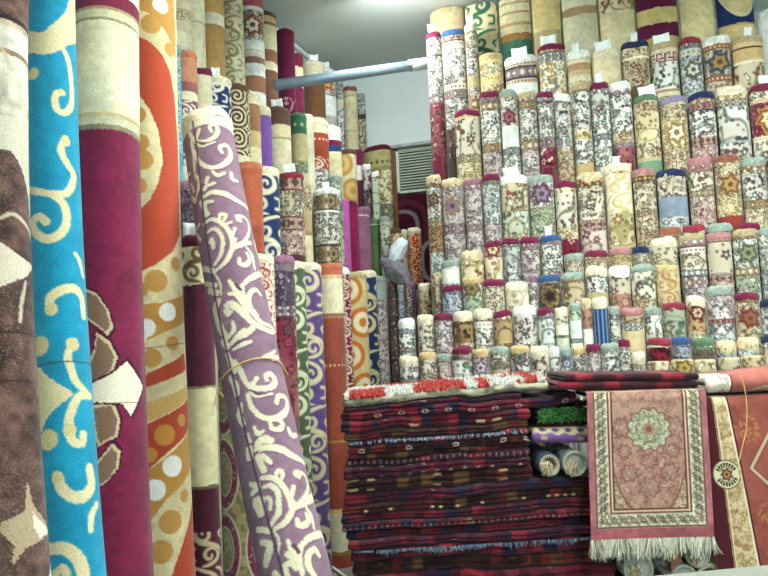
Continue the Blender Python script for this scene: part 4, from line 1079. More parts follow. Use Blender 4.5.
def folded(name, L, Rr, label, fn, depth=.42, dist=PT, seed=1, cat='rug', group=None, wav=.008, nu=None, mat=None, shrink=.0012, push=0.0, floor=False, ply=False, warp=False):
    xl, yl0, yl1 = L; xr, yr0, yr1 = Rr
    TL, BL, TR, BR = on_front(xl, yl0, dist), on_front(xl, yl1, dist), on_front(xr, yr0, dist), on_front(xr, yr1, dist)
    if floor: BL[2] = BR[2] = 0.0
    W = np.linalg.norm(TR - TL); nu = nu or max(16, int(W / .0045))
    h0 = abs(TL[2] - BL[2])
    # closed section: (back, up) pairs; up 0..1 between bottom and top
    pr = [(depth, 0), (depth * .6, 0), (depth * .3, 0), (.05, 0)]
    na = 19
    for k in range(na):
        a = -math.pi / 2 + math.pi * k / (na - 1)
        pr.append(('r', a))
    pr += [(.05, 1), (depth * .3, 1), (depth * .6, 1), (depth, 1)]
    nP = len(pr)
    U = np.linspace(0, 1, nu)
    pos = np.zeros((nu, nP, 3)); vv = np.zeros((nu, nP)); bk = np.zeros((nu, nP)); up = np.zeros((nu, nP))
    Tp = TL[None] * (1 - U[:, None]) + TR[None] * U[:, None]; Bp = BL[None] * (1 - U[:, None]) + BR[None] * U[:, None]
    hh = (Tp - Bp)[:, 2]
    fo = (vn(U * W, U * 0, 9, seed) - .5) * wav * 2 + (vn(U * W, U * 0, 40, seed + 1) - .5) * .003 + push
    for j, q in enumerate(pr):
        if q[0] == 'r':
            r = hh / 2; bk[:, j] = r - np.cos(q[1]) * r + fo + (.45 * r * math.exp(-(q[1] / .2) ** 2) if ply else 0); up[:, j] = .5 + .5 * np.sin(q[1])
        else: bk[:, j] = q[0] + (fo if q[0] < .06 else 0); up[:, j] = q[1]
    pos = Bp[:, None, :] + (Tp - Bp)[:, None, :] * up[..., None]
    pos = pos + F0[None, None] * bk[..., None]
    wz = (vn(np.repeat(U[:, None] * W, nP, 1), up * .03, 30, seed + 4) - .5) * .003
    front = (bk < .08)
    pos[..., 2] -= shrink * (up * 2 - 1)
    if warp:
        xx = (pos - EYE) @ R0
        pos[..., 2] += ((vn(xx + 3, pos[..., 2], 9, 5) - .5) * .016 + (vn(xx + 7, pos[..., 2] * .6, 24, 9) - .5) * .005) * np.clip(pos[..., 2] / .15, 0, 1)
    if floor: pos[..., 2] = np.maximum(pos[..., 2], .0005)
    dv_ = np.linalg.norm(np.diff(pos, axis=1), axis=2); vv[:, 1:] = np.cumsum(dv_, 1)
    vv = vv - vv[:, 4:5]
    C = fn(np.repeat(U[:, None] * W, nP, 1).ravel(), vv.ravel()).reshape(nu, nP, 3)
    # rounded ends closing the section
    cL, cR = pos[0].mean(0), pos[-1].mean(0)
    e = []
    for base, c, sgn in ((pos[0], cL, -1), (pos[-1], cR, 1)):
        mid = np.median(base, 0)
        ring1 = base * .9 + c * .1; ring1 = base + (ring1 - base) * np.array([0, 0, 1.6]) + R0 * sgn * h0 * .22
        ring2 = base.copy(); ring2[:, 2] = c[2] + (base[:, 2] - c[2]) * .25; ring2 = ring2 + R0 * sgn * h0 * .28
        ring3 = np.repeat(c[None], nP, 0) + (base - c) * .5; ring3[:, 2] = c[2]; ring3 = ring3 + R0 * sgn * h0 * .1
        e.append((ring1, ring2, ring3))
    allp = np.concatenate([e[0][2][None], e[0][1][None], e[0][0][None], pos, e[1][0][None], e[1][1][None], e[1][2][None]], 0)
    allc = np.concatenate([np.repeat(C[:1], 3, 0) * .8, C, np.repeat(C[-1:], 3, 0) * .8], 0)
    root = thing(name, (BL + BR) / 2 + F0 * .1, label, cat, group)
    o = mk('folded_body', allp, gridF(len(allp), nP, True)[:, ::-1], mat or MRUG, root, allc.reshape(-1, 3), off=np.array(root.location))
    return root, (TL, BL, TR, BR, W, fo, U)
def tuftmesh(parent, name, segs, col, seed, mat=None):
    """short tapered yarns: segs = list of (start, direction vector, width)"""
    V, C = [], []; F = []
    r = random.Random(seed)
    for (s, d, w), c in zip(segs, col):
        s = np.asarray(s); d = np.asarray(d); L = np.linalg.norm(d) + 1e-9; n = d / L
        a = np.cross(n, [.3, .5, .8]); a /= np.linalg.norm(a); b = np.cross(n, a)
        bend = (a * r.uniform(-1, 1) + b * r.uniform(-1, 1)) * L * .22
        i0 = len(V)
        for k, (q, ww) in enumerate(((0, 1), (.5, .9), (1, .35))):
            cpt = s + d * q + bend * q * q
            for m in range(3):
                t = m * 2.094; V.append(cpt + w * ww * .5 * (math.cos(t) * a + math.sin(t) * b)); C.append(rgb(c) * r.uniform(.85, 1.1))
        for k in range(2):
            for m in range(3):
                F.append((i0 + k * 3 + m, i0 + k * 3 + (m + 1) % 3, i0 + k * 3 + 3 + (m + 1) % 3, i0 + k * 3 + 3 + m))
    return mk(name, np.array(V), np.array(F), mat or MEDGE, parent, np.clip(np.array(C), 0, 1), off=np.array(parent.location))

GP = 'dark folded rugs in the pile'
PILE = [
 # left x, top, bottom | right x, top, bottom | palette deco | label
 ((347, 408, 414), (520, 392.5, 398), 'kilip', '', 'thin dark purple folded rug directly under the red and white shaggy one'),
 ((343, 412, 422), (574, 394, 407), 'kilim', 'cream', 'red folded rug with cream motifs, its end poking out over the green shaggy rug'),
 ((344, 421, 433), (527, 408.2, 420), 'kilim', 'blocks', 'maroon and navy folded rug with beige blocks along its fold'),
 ((346, 433, 442), (526, 420, 429), 'kilib', '', 'nearly black folded rug right above the pale blue edged one'),
 ((349, 441, 448), (527, 428.5, 435), 'kilip', 'lines', 'thin folded rug with a pale blue edge, high in the pile'),
 ((350, 447, 455), (525, 435.5, 441), 'kilib', 'cream', 'olive brown folded rug just below the pale blue edged one'),
 ((350, 455, 462), (527, 442, 447), 'kilib', '', 'dark rust flecked folded rug two below the pale blue edge'),
 ((349, 461, 469), (528, 448, 455), 'kilip', 'lines', 'grey-striped dark folded rug level with the purple spotted one'),
 ((347, 468, 482), (527, 456, 464), 'kilip', 'tri', 'purple and red folded rug with small pale triangles'),
 ((350, 481, 496), (529, 465, 478), 'kilib', 'blocks', 'brown and rust folded rug under the one with pale triangles'),
 ((347, 495, 508), (606, 477, 488), 'kilip', '', 'wide purple and red folded rug on which the grey-capped roll ends lie'),
 ((345, 507, 519), (606, 487, 499), 'kilib', 'dots', 'near-black folded rug with a row of beige dots'),
 ((343, 518, 527), (606, 498, 509), 'kilim', '', 'thin maroon folded rug next below the beige-dotted one'),
 ((344, 526, 535), (606, 508, 518), 'kilim', 'lines', 'maroon folded rug with faint pale stitches, second below the beige-dotted one'),
 ((348, 534, 543), (606, 517, 527), 'kilim', '', 'crimson and black folded rug, third below the beige-dotted one'),
 ((350, 542, 551), (606, 526, 535), 'kilip', '', 'crimson and navy folded rug just above the blue fringe'),
 ((354, 550, 563), (608, 535, 550), 'kilim', 'fringe', 'dark red folded rug edged with grey-blue fringe, low in the pile'),
 ((356, 562, 577), (610, 550, 564), 'kilib', '', 'black and red folded rug just below the blue-fringed one'),
 ((358, 576, 593), (612, 563, 581), 'kilim', '', 'dark maroon folded rug second below the blue-fringed one'),
 ((358, 592, 612), (600, 580, 600), 'kilim', '', 'dark folded rug third below the blue-fringed one'),
 ((358, 611, 645), (592, 599, 645), 'kilip', '', 'thick dark folded rug on the floor at the foot of the pile'),
]
def top_at(i, x):
    L, Rr = PILE[i][0], PILE[i][1]; return L[1] + (Rr[1] - L[1]) * (x - L[0]) / (Rr[0] - L[0])
for i, (L, Rr, pal, deco, lab) in enumerate(PILE):
    sd += 1
    def fn(u, v, s=sd, pal=pal, deco=deco): return kilim(u, v, s, pal, deco)
    last = i == len(PILE) - 1
    L2 = (L[0], L[1], 645 if last else top_at(i + 1, L[0])); R2 = (Rr[0], Rr[1], 645 if last else top_at(i + 1, Rr[0]))
    rt, geo_ = folded('folded_rug', L2, R2, lab, fn, seed=sd, group=GP, push=rnd.uniform(-.006, .008), floor=last, ply=(L2[2] - L2[1] > 7.5), warp=True)
    TL, BL, TR, BR, W, fo, U = geo_
    if deco == 'fringe' or i == 4:
        segs, cs = [], []
        rr_ = random.Random(3)
        n = 300 if deco == 'fringe' else 110
        for k in range(n):
            f_ = rr_.random() * (.95 if deco == 'fringe' else .97)
            q = TL * (1 - f_) + TR * f_ + np.array([0, 0, -.004 if deco == 'fringe' else -.006]) - F0 * .004 + F0 * np.interp(f_, U, fo)
            ln2 = rr_.uniform(.5, 1.0) * (.006 + .022 * vn(np.array([f_ * W]), np.array([0.]), 16, 3)[0]) if deco == 'fringe' else rr_.uniform(.006, .012)
            segs.append((q, R0 * rr_.uniform(-.7, .7) * ln2 - F0 * .008 - np.array([0, 0, ln2]), .005)); cs.append(rr_.choice(['#56687a', '#66788a', '#465666']) if deco == 'fringe' else rr_.choice(['#6f8ca0', '#8498a8', '#5a7088']))
        tuftmesh(rt, 'fringe', segs, cs, 5)

# shaggy red and white rug lying on the pile
def f_shag(u, v):
    b = plain(u, v, '#80806a', 4, .12); n = vn(u, v, 60, 8); b = mixm(b, '#5f6650', sm(n - .62, .1)); n = vn(u, v, 25, 11); b = mixm(b, '#bdb69c', sm(n - .66, .1))
    return b
rt, g_ = folded('shaggy_rug', (345, 398, 407.5), (546, 379, 389.5), 'red and white shaggy rug with green-grey backing, lying on top of the dark pile', f_shag, seed=91, depth=.42, warp=True)
TL, BL, TR, BR, W, fo, U = g_
segs, cs = [], []; rr_ = random.Random(12)
for k in range(5200):
    f_ = rr_.random(); b_ = rr_.random() ** 1.6 * .40
    q = TL * (1 - f_) + TR * f_ + F0 * (b_ + .004 + np.interp(f_, U, fo)) - np.array([0, 0, .004 if b_ > .012 else .008])
    x = f_ * W
    red = ((.02 < f_ < .20) or (.34 < f_ < .60) or (.66 < f_ < .72) or (.90 < f_ < .96)) if b_ < .2 else vn(np.array([x]), np.array([b_]), 9, 4)[0] > .5
    if f_ > .7 and not red and vn(np.array([x]), np.array([b_]), 30, 9)[0] > .72: red = True
    h_ = rr_.uniform(.014, .024) * (1 if b_ > .008 else .7)
    segs.append((q, np.array([0, 0, h_]) - F0 * rr_.uniform(-.004, .012) + R0 * rr_.uniform(-.008, .008), .0065)); cs.append(rr_.choice(['#c0342c', '#b52a26', '#d04a3c']) if red else rr_.choice(['#e2e2da', '#d5d6cc', '#ecece4']))
tuftmesh(rt, 'shag_pile', segs, cs, 6)

# the little stack between pile and bench
folded('folded_rug', (579, 402.5, 407.5), (589, 402, 407), 'thin red folded rug lying on the green shaggy one', lambda u, v: kilim(u, v, 301, 'red', ''), seed=101, depth=.3, push=.02)
def f_green(u, v): return plain(u, v, '#2f5a30', 4, .2)
rt, g_ = folded('shaggy_rug', (541, 410.5, 421), (589, 408, 419), 'bright green shaggy rug folded beside the pile, above the purple one', f_green, seed=102, depth=.3, push=.006)
TL, BL, TR, BR, W, fo, U = g_
segs, cs = [], []; rr_ = random.Random(22)
for k in range(1500):
    f_ = rr_.random(); g2 = rr_.random()
    q = (TL * (1 - g2) + BL * g2) * (1 - f_) + (TR * (1 - g2) + BR * g2) * f_ + F0 * (np.interp(f_, U, fo) + .003)
    segs.append((q, -F0 * rr_.uniform(.008, .02) + R0 * rr_.uniform(-.016, .010) + np.array([0, 0, rr_.uniform(-.014, .012)]), .004)); cs.append(rr_.choice(['#3f8a3c', '#2f7a34', '#58a84c', '#8fc878', '#2a6a30']))
tuftmesh(rt, 'shag_pile', segs, cs, 7)
folded('folded_rug', (541, 421.2, 428), (589, 419.2, 426), 'black folded rug added in the shaded gap between the green shaggy and purple spotted ones', lambda u, v: kilim(u, v, 303, 'kilib', ''), seed=103, depth=.3, push=.02)  # added dark rug, stands in for the shade of an open gap
def f_purple(u, v):
    col = plain(u, v, '#82589a', 3, .06)
    y = v
    m = sm(y - .052 - .004 * np.cos(u / .05 * 6.28), .003); col = mixm(col, '#cbbf92', m)
    x = (u / .045) % 1 - .5
    d = np.hypot(x * .045 / .013, (y - .068) / .010); col = mixm(col, '#6b4a78', sm(1 - d, .2))
    for ux in (.028, .158): col = mixm(col, '#cbbf80', sm(1 - np.hypot((u - ux) / .013, (y - .034) / .009), .2))
    return col
folded('folded_rug', (537, 428.5, 444), (589, 426.3, 444), 'purple folded rug with beige scalloped spots, beside the pile', f_purple, seed=104, depth=.3, push=.0)

def end_roll(px, py, r, label, body, capc, dist, L=.36, tass=True, seed=1, group=None, arch=False, rest=None):
    c = on_front(px, py, dist); R = r / FPX * dist
    if rest is not None: c[2] = rest + R * 1.05
    root = thing('rolled_rug', c - np.array([0, 0, R]) + F0 * L * .5, label, 'rug', group)
    n = 40; th = np.linspace(0, 2 * math.pi, n, endpoint=False)
    prof = [(.02, .035), (.3, .03), (.55, .02), (.62, .004), (.80, .0), (.95, .0), (1, .008)] + [(1, .008 + (L - .01) * k / 14) for k in range(1, 15)] + [(.5, L), (.02, L)]
    pr = np.array(prof); TH = np.repeat(th[None], len(pr), 0)
    rad = pr[:, :1] * R * (1 + .02 * np.sin(TH * 2 + seed))
    pos = c + np.cos(TH)[..., None] * rad[..., None] * R0 + (np.sin(TH) * rad)[..., None] * _z + F0 * pr[:, 1][:, None, None]
    C = body((TH * R).ravel(), np.repeat(pr[:, 1:2], n, 1).ravel()).reshape(len(pr), n, 3)
    sp = (np.floor(pr[:, 0] * 9) % 2)[:7]
    C[:5] = np.where(sp[:5, None, None] > 0, rgb('#b8a888'), rgb('#8f8064'))
    mk('rolled_body', pos, gridF(len(pr), n, True)[:, ::-1], MRUG, root, np.clip(C, 0, 1).reshape(-1, 3), off=np.array(root.location))
    if capc:
        pc = np.array([(.01, -.004), (.5, -.004), (.78, -.003), (.84, -.010), (.97, -.011), (1.03, -.006), (1.04, .004), (1.03, .014), (1.005, .015)])
        TH = np.repeat(th[None], len(pc), 0)
        pos = c + np.cos(TH)[..., None] * (pc[:, :1] * R)[..., None] * R0 + (np.sin(TH) * pc[:, :1] * R)[..., None] * _z + F0 * pc[:, 1][:, None, None]
        mk('end_cap', pos, gridF(len(pc), n, True)[:, ::-1], capc, root, off=np.array(root.location))
    if tass:
        segs, cs = [], []; rr_ = random.Random(seed)
        for k in range(60):
            a = rr_.uniform(0, 6.28); q = c + (math.cos(a) * R0 + math.sin(a) * _z) * R * rr_.uniform(.1, .45) - F0 * .005 - R0 * R * .3
            segs.append((q, -F0 * rr_.uniform(.006, .016) + np.array([0, 0, -rr_.uniform(.005, .03)]) + R0 * rr_.uniform(-.012, .012), .006)); cs.append(rr_.choice(['#cbbf9c', '#d8d0b4', '#b09c78']))
        tuftmesh(root, 'tassel', segs, cs, seed)
    return root
zs = on_front(575, 474, PT)[2] + .0
end_roll(574.5, 461, 12.2, 'rolled rug lying end-on with a grey-green end cap, under the purple folded rug', lambda u, v: floral(u, v, 31, .03, 'grey'), MPLAST, PT - .005, seed=3, rest=on_front(575, 476.5, PT)[2])
end_roll(549.5, 463.5, 11.5, 'navy rolled rug lying end-on with a cream tassel, next to the grey-capped roll', lambda u, v: plain(u, v, '#26345a', 3, .1), None, PT + .0, seed=4, rest=on_front(548, 478, PT)[2])

# ------------------------------------------------------------------ the bench and what lies over it
BD = 2.66
zb = on_front(640, 400.5, BD)[2]
xl, xr = 594, 790
def bx(x0, x1, z0, z1, d0, d1):
    a = on_front(x0, 300, BD); b = on_front(x1, 300, BD)
    u0, u1 = (a - EYE) @ R0, (b - EYE) @ R0
    cc = EYE * np.array([1, 1, 0]) + R0 * (u0 + u1) / 2 + F0 * (BD + (d0 + d1) / 2) + np.array([0, 0, (z0 + z1) / 2])
    return frameboxVF(cc, (R0, F0, _z), ((u1 - u0) / 2, (d1 - d0) / 2, (z1 - z0) / 2))
bench = thing('display_bench', on_front(720, 300, BD) * np.array([1, 1, 0]) + F0 * .2, 'wooden display bench hidden under the hanging pink and red rugs', 'bench')
BO = np.array(bench.location)
bevel(mk('bench_top', *bx(xl, xr, zb - .028, zb - .006, .0, .24), MWOOD, bench, smooth=False, off=BO))
ZS = on_front(650, 593, BD)[2]
bevel(mk('bench_shelf', *bx(662, xr, ZS - .02, ZS, .02, .24), MWOOD, bench, smooth=False, off=BO))
for x0 in (652, 776):
    for d0 in (.0, .20):
        bevel(mk('leg', *bx(x0, x0 + 11, 0, zb - .028, d0, d0 + .04), MWOOD, bench, smooth=False, off=BO))

# red pair on the bench
folded('folded_rug', (596, 392.8, 399.5), (693, 390.4, 395.6), 'dark navy folded rug under the red pair, beneath the hanging pink one', lambda u, v: kilim(u, v, 305, 'kilib', '') * .7, seed=105, depth=.26, dist=BD, push=.004)
def f_red(s):
    def f(u, v):
        col = kilim(u, v, s, 'red', ''); k = vn(u, v * 0, 16, s)
        col = mixm(col, '#7a1a2a', .45 * np.ones(len(u))); return mixm(col, '#1d1118', sm(k - .58, .1) * .75) if True else mixm(col, '#7a1a2a', .45 * np.ones(len(u)))
    return f
folded('folded_rug', (559, 382, 390.5), (697, 380.7, 388.7), 'red and black folded rug lying directly on the hanging pink rug', f_red(410), seed=110, depth=.3, dist=BD - .03)
folded('folded_rug', (567, 374, 381.8), (697, 372.7, 380.6), 'red and black folded rug, topmost of the red pair beside the rolls', f_red(420), seed=111, depth=.3, dist=BD - .022)

def sheet(name, TL, TR, BL, BR, dist, back, label, fn, nu, nv, cat='rug', thick=.006, wav=.004, seed=1, mat=None):
    """a rug over the bench edge: a flat run of length back on top, a bend, then the hanging part through four corners"""
    a, b, c, d = (on_front(*q, dist) for q in (TL, TR, BL, BR))
    W = np.linalg.norm(b - a); H = np.linalg.norm(c - a)
    U = np.linspace(0, 1, nu)
    S = np.concatenate([np.linspace(-back, -.001, 12), np.linspace(0, H, nv)])
    pos = np.zeros((len(S), nu, 3)); rb = .02
    for i, s in enumerate(S):
        r = max(0, s) / H
        row = (a * (1 - r) + c * r)[None] * (1 - U[:, None]) + (b * (1 - r) + d * r)[None] * U[:, None]
        if s < 0: row = row + F0 * (-s)
        row = row.copy()
        e = math.exp(-((s) / .018) ** 2)                                      # soften the bend
        row = row + (F0 * .006 - _z * .004) * e
        wv_ = (vn(U * W, np.full(nu, max(s, 0)) * .5, 7, seed) - .5) * wav * 2 * min(1, max(s, 0) / .1)
        pos[i] = row - F0 * (wv_[:, None])
    UU, SS = np.meshgrid(U, S)
    C = fn(UU.ravel(), SS.ravel(), W, H).reshape(len(S), nu, 3)
    n = len(S)
    dz = np.gradient(pos, axis=0); du = np.gradient(pos, axis=1)
    nn = np.cross(dz, du); nn /= np.linalg.norm(nn, axis=2, keepdims=True) + 1e-9
    if nn[-1, nu // 2] @ F0 < 0: nn = -nn
    back_ = pos + nn * thick
    V = np.concatenate([pos.reshape(-1, 3), back_.reshape(-1, 3)])
    F1 = gridF(n, nu, False); F2 = F1[:, ::-1] + n * nu
    ed = []
    o_ = n * nu
    for j in range(nu - 1): ed += [(j, j + 1, j + 1 + o_, j + o_), ((n - 1) * nu + j + 1, (n - 1) * nu + j, (n - 1) * nu + j + o_, (n - 1) * nu + j + 1 + o_)]
    for i in range(n - 1): ed += [((i + 1) * nu, i * nu, i * nu + o_, (i + 1) * nu + o_), (i * nu + nu - 1, (i + 1) * nu + nu - 1, (i + 1) * nu + nu - 1 + o_, i * nu + nu - 1 + o_)]
    root = thing(name, (c + d) / 2, label, cat)
    CC = np.concatenate([C.reshape(-1, 3), np.repeat(rgb('#a88a78')[None], n * nu, 0)])
    mk('woven_body', V, np.concatenate([F1, F2, np.array(ed)]), mat or MRUG, root, CC, off=np.array(root.location))
    return root, (a, b, c, d)
def f_drape(U, S, W, H):
    X = U * 120; Y = S / H * 150; u = U * W; v = S
    ROSE, PINK = '#a0706a', '#a5646a'
    col = floral(u, v, 5, .0135, 'rose', True, .9)
    n = vn(u, v, 40, 3); col = mixm(col, '#c2a48c', sm(n - .62, .15) * .6)
    big = floral(u, v, 21, .045, 'rose', True, .55); col = col * .6 + big * .4; col = col * .82 + rgb('#b59a88') * .18
    # corner spandrels and ground shading colours of the weave
    dl = np.hypot((X - 60) / 40, (Y - 42) / 88)
    c2 = floral(u, v, 7, .013, 'tan', True, .9); m = sm(dl - 1.0, .03)[:, None]; col = col * (1 - m) + (c2 * .8 + rgb('#a87858') * .2) * m
    col = mixm(col, '#6a3c38', sm(.02 - np.abs(dl - 1.0), .02) * .6)
    for (cx, cy, rr_) in ((34, 38, 9), (86, 38, 9), (40, 84, 8), (80, 84, 8), (60, 98, 9), (60, 72, 7), (36, 62, 6), (84, 62, 6)):
        an = np.arctan2(Y - cy, X - cx); d = np.hypot(X - cx, Y - cy) * (1 + .15 * np.cos(8 * an))
        col = mixm(col, '#77484a', sm(1.2 - np.abs(d - rr_), 1) * .6); col = mixm(col, '#80766a', sm(rr_ * .55 - d, 1) * .4); col = mixm(col, '#b89a88', sm(rr_ * .2 - d, 1) * .7)
    an = np.arctan2(Y - 40, X - 61); d = np.hypot(X - 61, (Y - 40)) * (1 + .07 * np.cos(12 * an))
    col = mixm(col, '#7a5248', sm(21.5 - d, 1)); m = sm(20 - d, 1)[:, None]
    c3 = floral(u, v, 15, .016, 'green', True, .8); col = col * (1 - m) + (c3 * .65 + rgb('#ada582') * .35) * m
    col = mixm(col, '#6d6a4c', sm(1.2 - np.abs(d - 12.5), .8) * .5); col = mixm(col, '#9a7260', sm(6 - d, 1.2) * .8); col = mixm(col, '#8a4a48', sm(3 - d, .8))
    inx = np.minimum(X, 120 - X); iny = 150 - Y
    e = np.minimum(inx, iny - 12 + 6)                                         # distance into the rug from its woven edge
    m = e < 24; g = plain(u, v, '#b08468', 3, .1); g = mixm(g, '#7a4a3c', sm(np.sin((X + Y) * 1.6) * np.sin((X - Y) * 1.6) - .2, .3) * .6); col[m] = g[m]
    col = mixm(col, '#5a3430', sm(.8 - np.abs(e - 24), .6)); col = mixm(col, '#e0d2b0', sm(.6 - np.abs(e - 22.4), .5) * .7)
    m = e < 20.3; b2 = floral(u, v, 41, .022, 'cream', True, .95); b3 = plain(u, v, '#d6cfb4', 3, .06)
    along = np.where(inx < iny - 9, Y, X); per = 9.5
    q = (along / per) % 1 - .5; cr = e - 13; d = np.hypot(q * per, cr); an = np.arctan2(cr, q * per)
    b3 = mixm(b3, '#4c4a38', sm(1.0 - np.abs(cr - 3.2 * np.sin(along / per * 6.283)), .8) * .75)
    dd = d * (1 + .2 * np.cos(6 * an)); b3 = mixm(b3, '#3f3c2e', sm(3.2 - dd, .8)); b3 = mixm(b3, '#86705c', sm(1.8 - dd, .8))
    q2 = ((along / per + .5) % 1 - .5); d2 = np.hypot(q2 * per, np.abs(cr) - 3.6); b3 = mixm(b3, '#6a6a48', sm(1.9 - d2, .8) * .8)
    b2 = b2 * .35 + b3 * .65; col[m] = b2[m]
    col = mixm(col, '#5a3a34', sm(.7 - np.abs(e - 20.3), .6) * .9); col = mixm(col, '#5a3a34', sm(.9 - np.abs(e - 6.4), .8) * .9)
    m = e < 5.4; pk = plain(u, v, PINK, 9, .1); col[m] = pk[m]
    m = (iny < 14.5) & (iny >= 0) & (e < 5.4); col[m] = plain(u, v, '#98555a', 9, .1)[m]
    return np.clip(col, 0, 1)
rt, (a_, b_, c_, d_) = sheet('prayer_rug', (587, 391.5), (706, 388.5), (591, 541), (714, 537.5), BD - .045, .30, 'pink medallion prayer rug with cream fringe, hanging over the bench edge', f_drape, 230, 290, seed=5)
segs, cs = [], []; rr_ = random.Random(31)
for k in range(620):
    f_ = rr_.random(); q = c_ * (1 - f_) + d_ * f_ + F0 * rr_.uniform(-.004, .008) + np.array([0, 0, .004])
    ln2 = rr_.uniform(.05, .068) * (1 + .12 * math.sin(f_ * 31))
    segs.append((q, np.array([0, 0, -ln2]) + R0 * (.018 * math.sin(f_ * 26) - .006 + rr_.uniform(-.008, .008)) - F0 * rr_.uniform(-.006, .014), .0042)); cs.append(rr_.choice(['#d8d6c2', '#c6c4ae', '#e4e2d2', '#b3ae98']))
tuftmesh(rt, 'fringe', segs, cs, 8)

def glyph_ring(col, X, Y, cx, cy, r, c):
    an = np.degrees(np.arctan2(Y - cy, X - cx)); d = np.hypot(X - cx, Y - cy)
    for a0 in list(range(-150, -29, 17)) + list(range(30, 151, 17)):
        da = np.abs((an - a0 + 180) % 360 - 180)
        s = hsh(float(a0), 3.)
        col = mixm(col, c, sm(5.6 - da, 2) * sm(r * .13 - np.abs(d - r * (.70 + .07 * s)), .5))
        col = mixm(col, c, sm(2.2 - np.abs(da - 4), 1) * sm(r * .2 - np.abs(d - r * .68), .5))
    return col
def f_red_hang(U, S, W, H):
    Y = S / H * 211; X = U * 129 - 8.5 - 6.5 * np.clip(Y / 211, 0, 1); u = U * W; v = S; r = np.clip(Y / 211, 0, 1)
    col = plain(u, v, '#8a473e', 5, .1); n = vn(u, v, 18, 6); col = mixm(col, '#9a574a', sm(n - .55, .2) * .5)
    xo = 17 + 14 * r
    for (cx, cy, rr_) in ((34, 34, 14), (62, 70, 12), (44, 120, 10)):
        d = np.hypot(X - cx, Y - cy); m = sm(rr_ - d, 4) * (vn(u, v, 120, 3) > .52); col = mixm(col, '#b58a4a', m * .55)
    def line(p, q, w, c):
        nonlocal col
        p, q = np.array(p, float), np.array(q, float); dd = q - p; t = np.clip(((X - p[0]) * dd[0] + (Y - p[1]) * dd[1]) / (dd @ dd), 0, 1)
        ds = np.hypot(X - p[0] - dd[0] * t, Y - p[1] - dd[1] * t); col = mixm(col, c, sm(w - ds, .6))
    for w_, c in ((2.4, '#6a2a28'), (1.6, '#b9a482')):
        for p, q in (((33, 74), (62, 30)), ((33, 74), (58, 102)), ((58, 102), (90, 74)), ((62, 30), (90, 74))): line(p, q, w_, c)
    m = X < xo; bd_ = floral(u, v, 61, .03, 'gold'); bd_ = bd_ * .5 + floral(u, v, 65, .055, 'gold', True, .8) * .5; bd_ = mixm(bd_, '#b98a54', .3 * np.ones(len(u))); col[m] = bd_[m]
    col = mixm(col, '#4a1a1c', sm(.9 - np.abs(X - xo - 1.2), .5)); col = mixm(col, '#e0d6ba', sm(.9 - np.abs(X - xo + .6), .5))
    col = mixm(col, '#d8ceb0', sm(.6 - np.abs(X - 5.4), .5)); col = mixm(col, '#8a6a48', sm(.7 - np.abs(X - 4), .5))
    m = X < 3; col[m] = rgb('#48161f')
    cx, cy = 7.5, 79; d = np.hypot((X - cx), (Y - cy) * .95)
    col = mixm(col, '#6a5a40', sm(14.2 - d, .6)); col = mixm(col, '#cdc6a4', sm(13 - d, .6)); col = glyph_ring(col, X, (Y - cy) * .95 + cy, cx, cy, 13, '#3c3228')
    a2 = np.arctan2(Y - cy, X - cx); dq = d * (1 + .12 * np.cos(7 * a2)); col = mixm(col, '#5a3a26', sm(5.6 - dq, .6)); col = mixm(col, '#a5784a', sm(3.4 - dq, .6)); col = mixm(col, '#4a2c20', sm(1.4 - d, .6))
    return np.clip(col, 0, 1)
sheet('draped_rug', (700, 397.4), (829, 391.5), (722, 608.5), (850, 600), BD - .026, .20, 'red rug with a cream floral border and round medallion, draped down the bench', f_red_hang, 260, 330, seed=8, thick=.008)
def f_flap(u, v):
    col = plain(u, v, '#a05c52', 7, .08); n = vn(u, v, 20, 6); col = mixm(col, '#ab685c', sm(n - .55, .2) * .5)
    x = u / .0036
    m = x < 20; b_ = floral(u, v, 71, .02, 'cream', True, .6); col[m] = (b_ * .6 + rgb('#d9d3bc') * .4)[m]
    col = mixm(col, '#e9e6da', sm(1 - np.abs(x - 19), .6)); col = mixm(col, '#6a2a28', sm(.8 - np.abs(x - 20.8), .6))
    m = x < 8; col[m] = rgb('#cfc0b4')
    y = v / .0036
    col = mixm(col, '#cdb894', sm(1.0 - np.abs(y - (2 + 12 * np.sin(np.clip((x - 33) / 40, 0, 1) * 1.5))), .8) * (x > 32) * (x < 90))
    d = np.hypot((x - 66) / 14, (y - 6) / 6); col = mixm(col, '#a8864c', sm(1 - d, .3) * (vn(u, v, 90, 3) > .45) * .8)
    return col
folded('folded_rug', (711, 377, 394.0), (830, 362, 389.5), 'salmon red folded rug with cream border, lying on top of the draped red one', f_flap, seed=120, depth=.2, dist=BD - .03, push=.004)

thp = [on_front(x, y, BD - .055 - .002 * i) for i, (x, y) in enumerate([(741, 376), (744, 386), (746, 398), (747, 412), (746, 430), (742, 448), (739, 462), (739, 473), (743, 482), (742, 492), (739, 500)])]
q = crom(thp, 5); tagp(mk('gold_thread', *tubeVF(q, .0016, 6), MCORD), 'thin golden thread hanging down over the salmon and red rugs', 'thread')

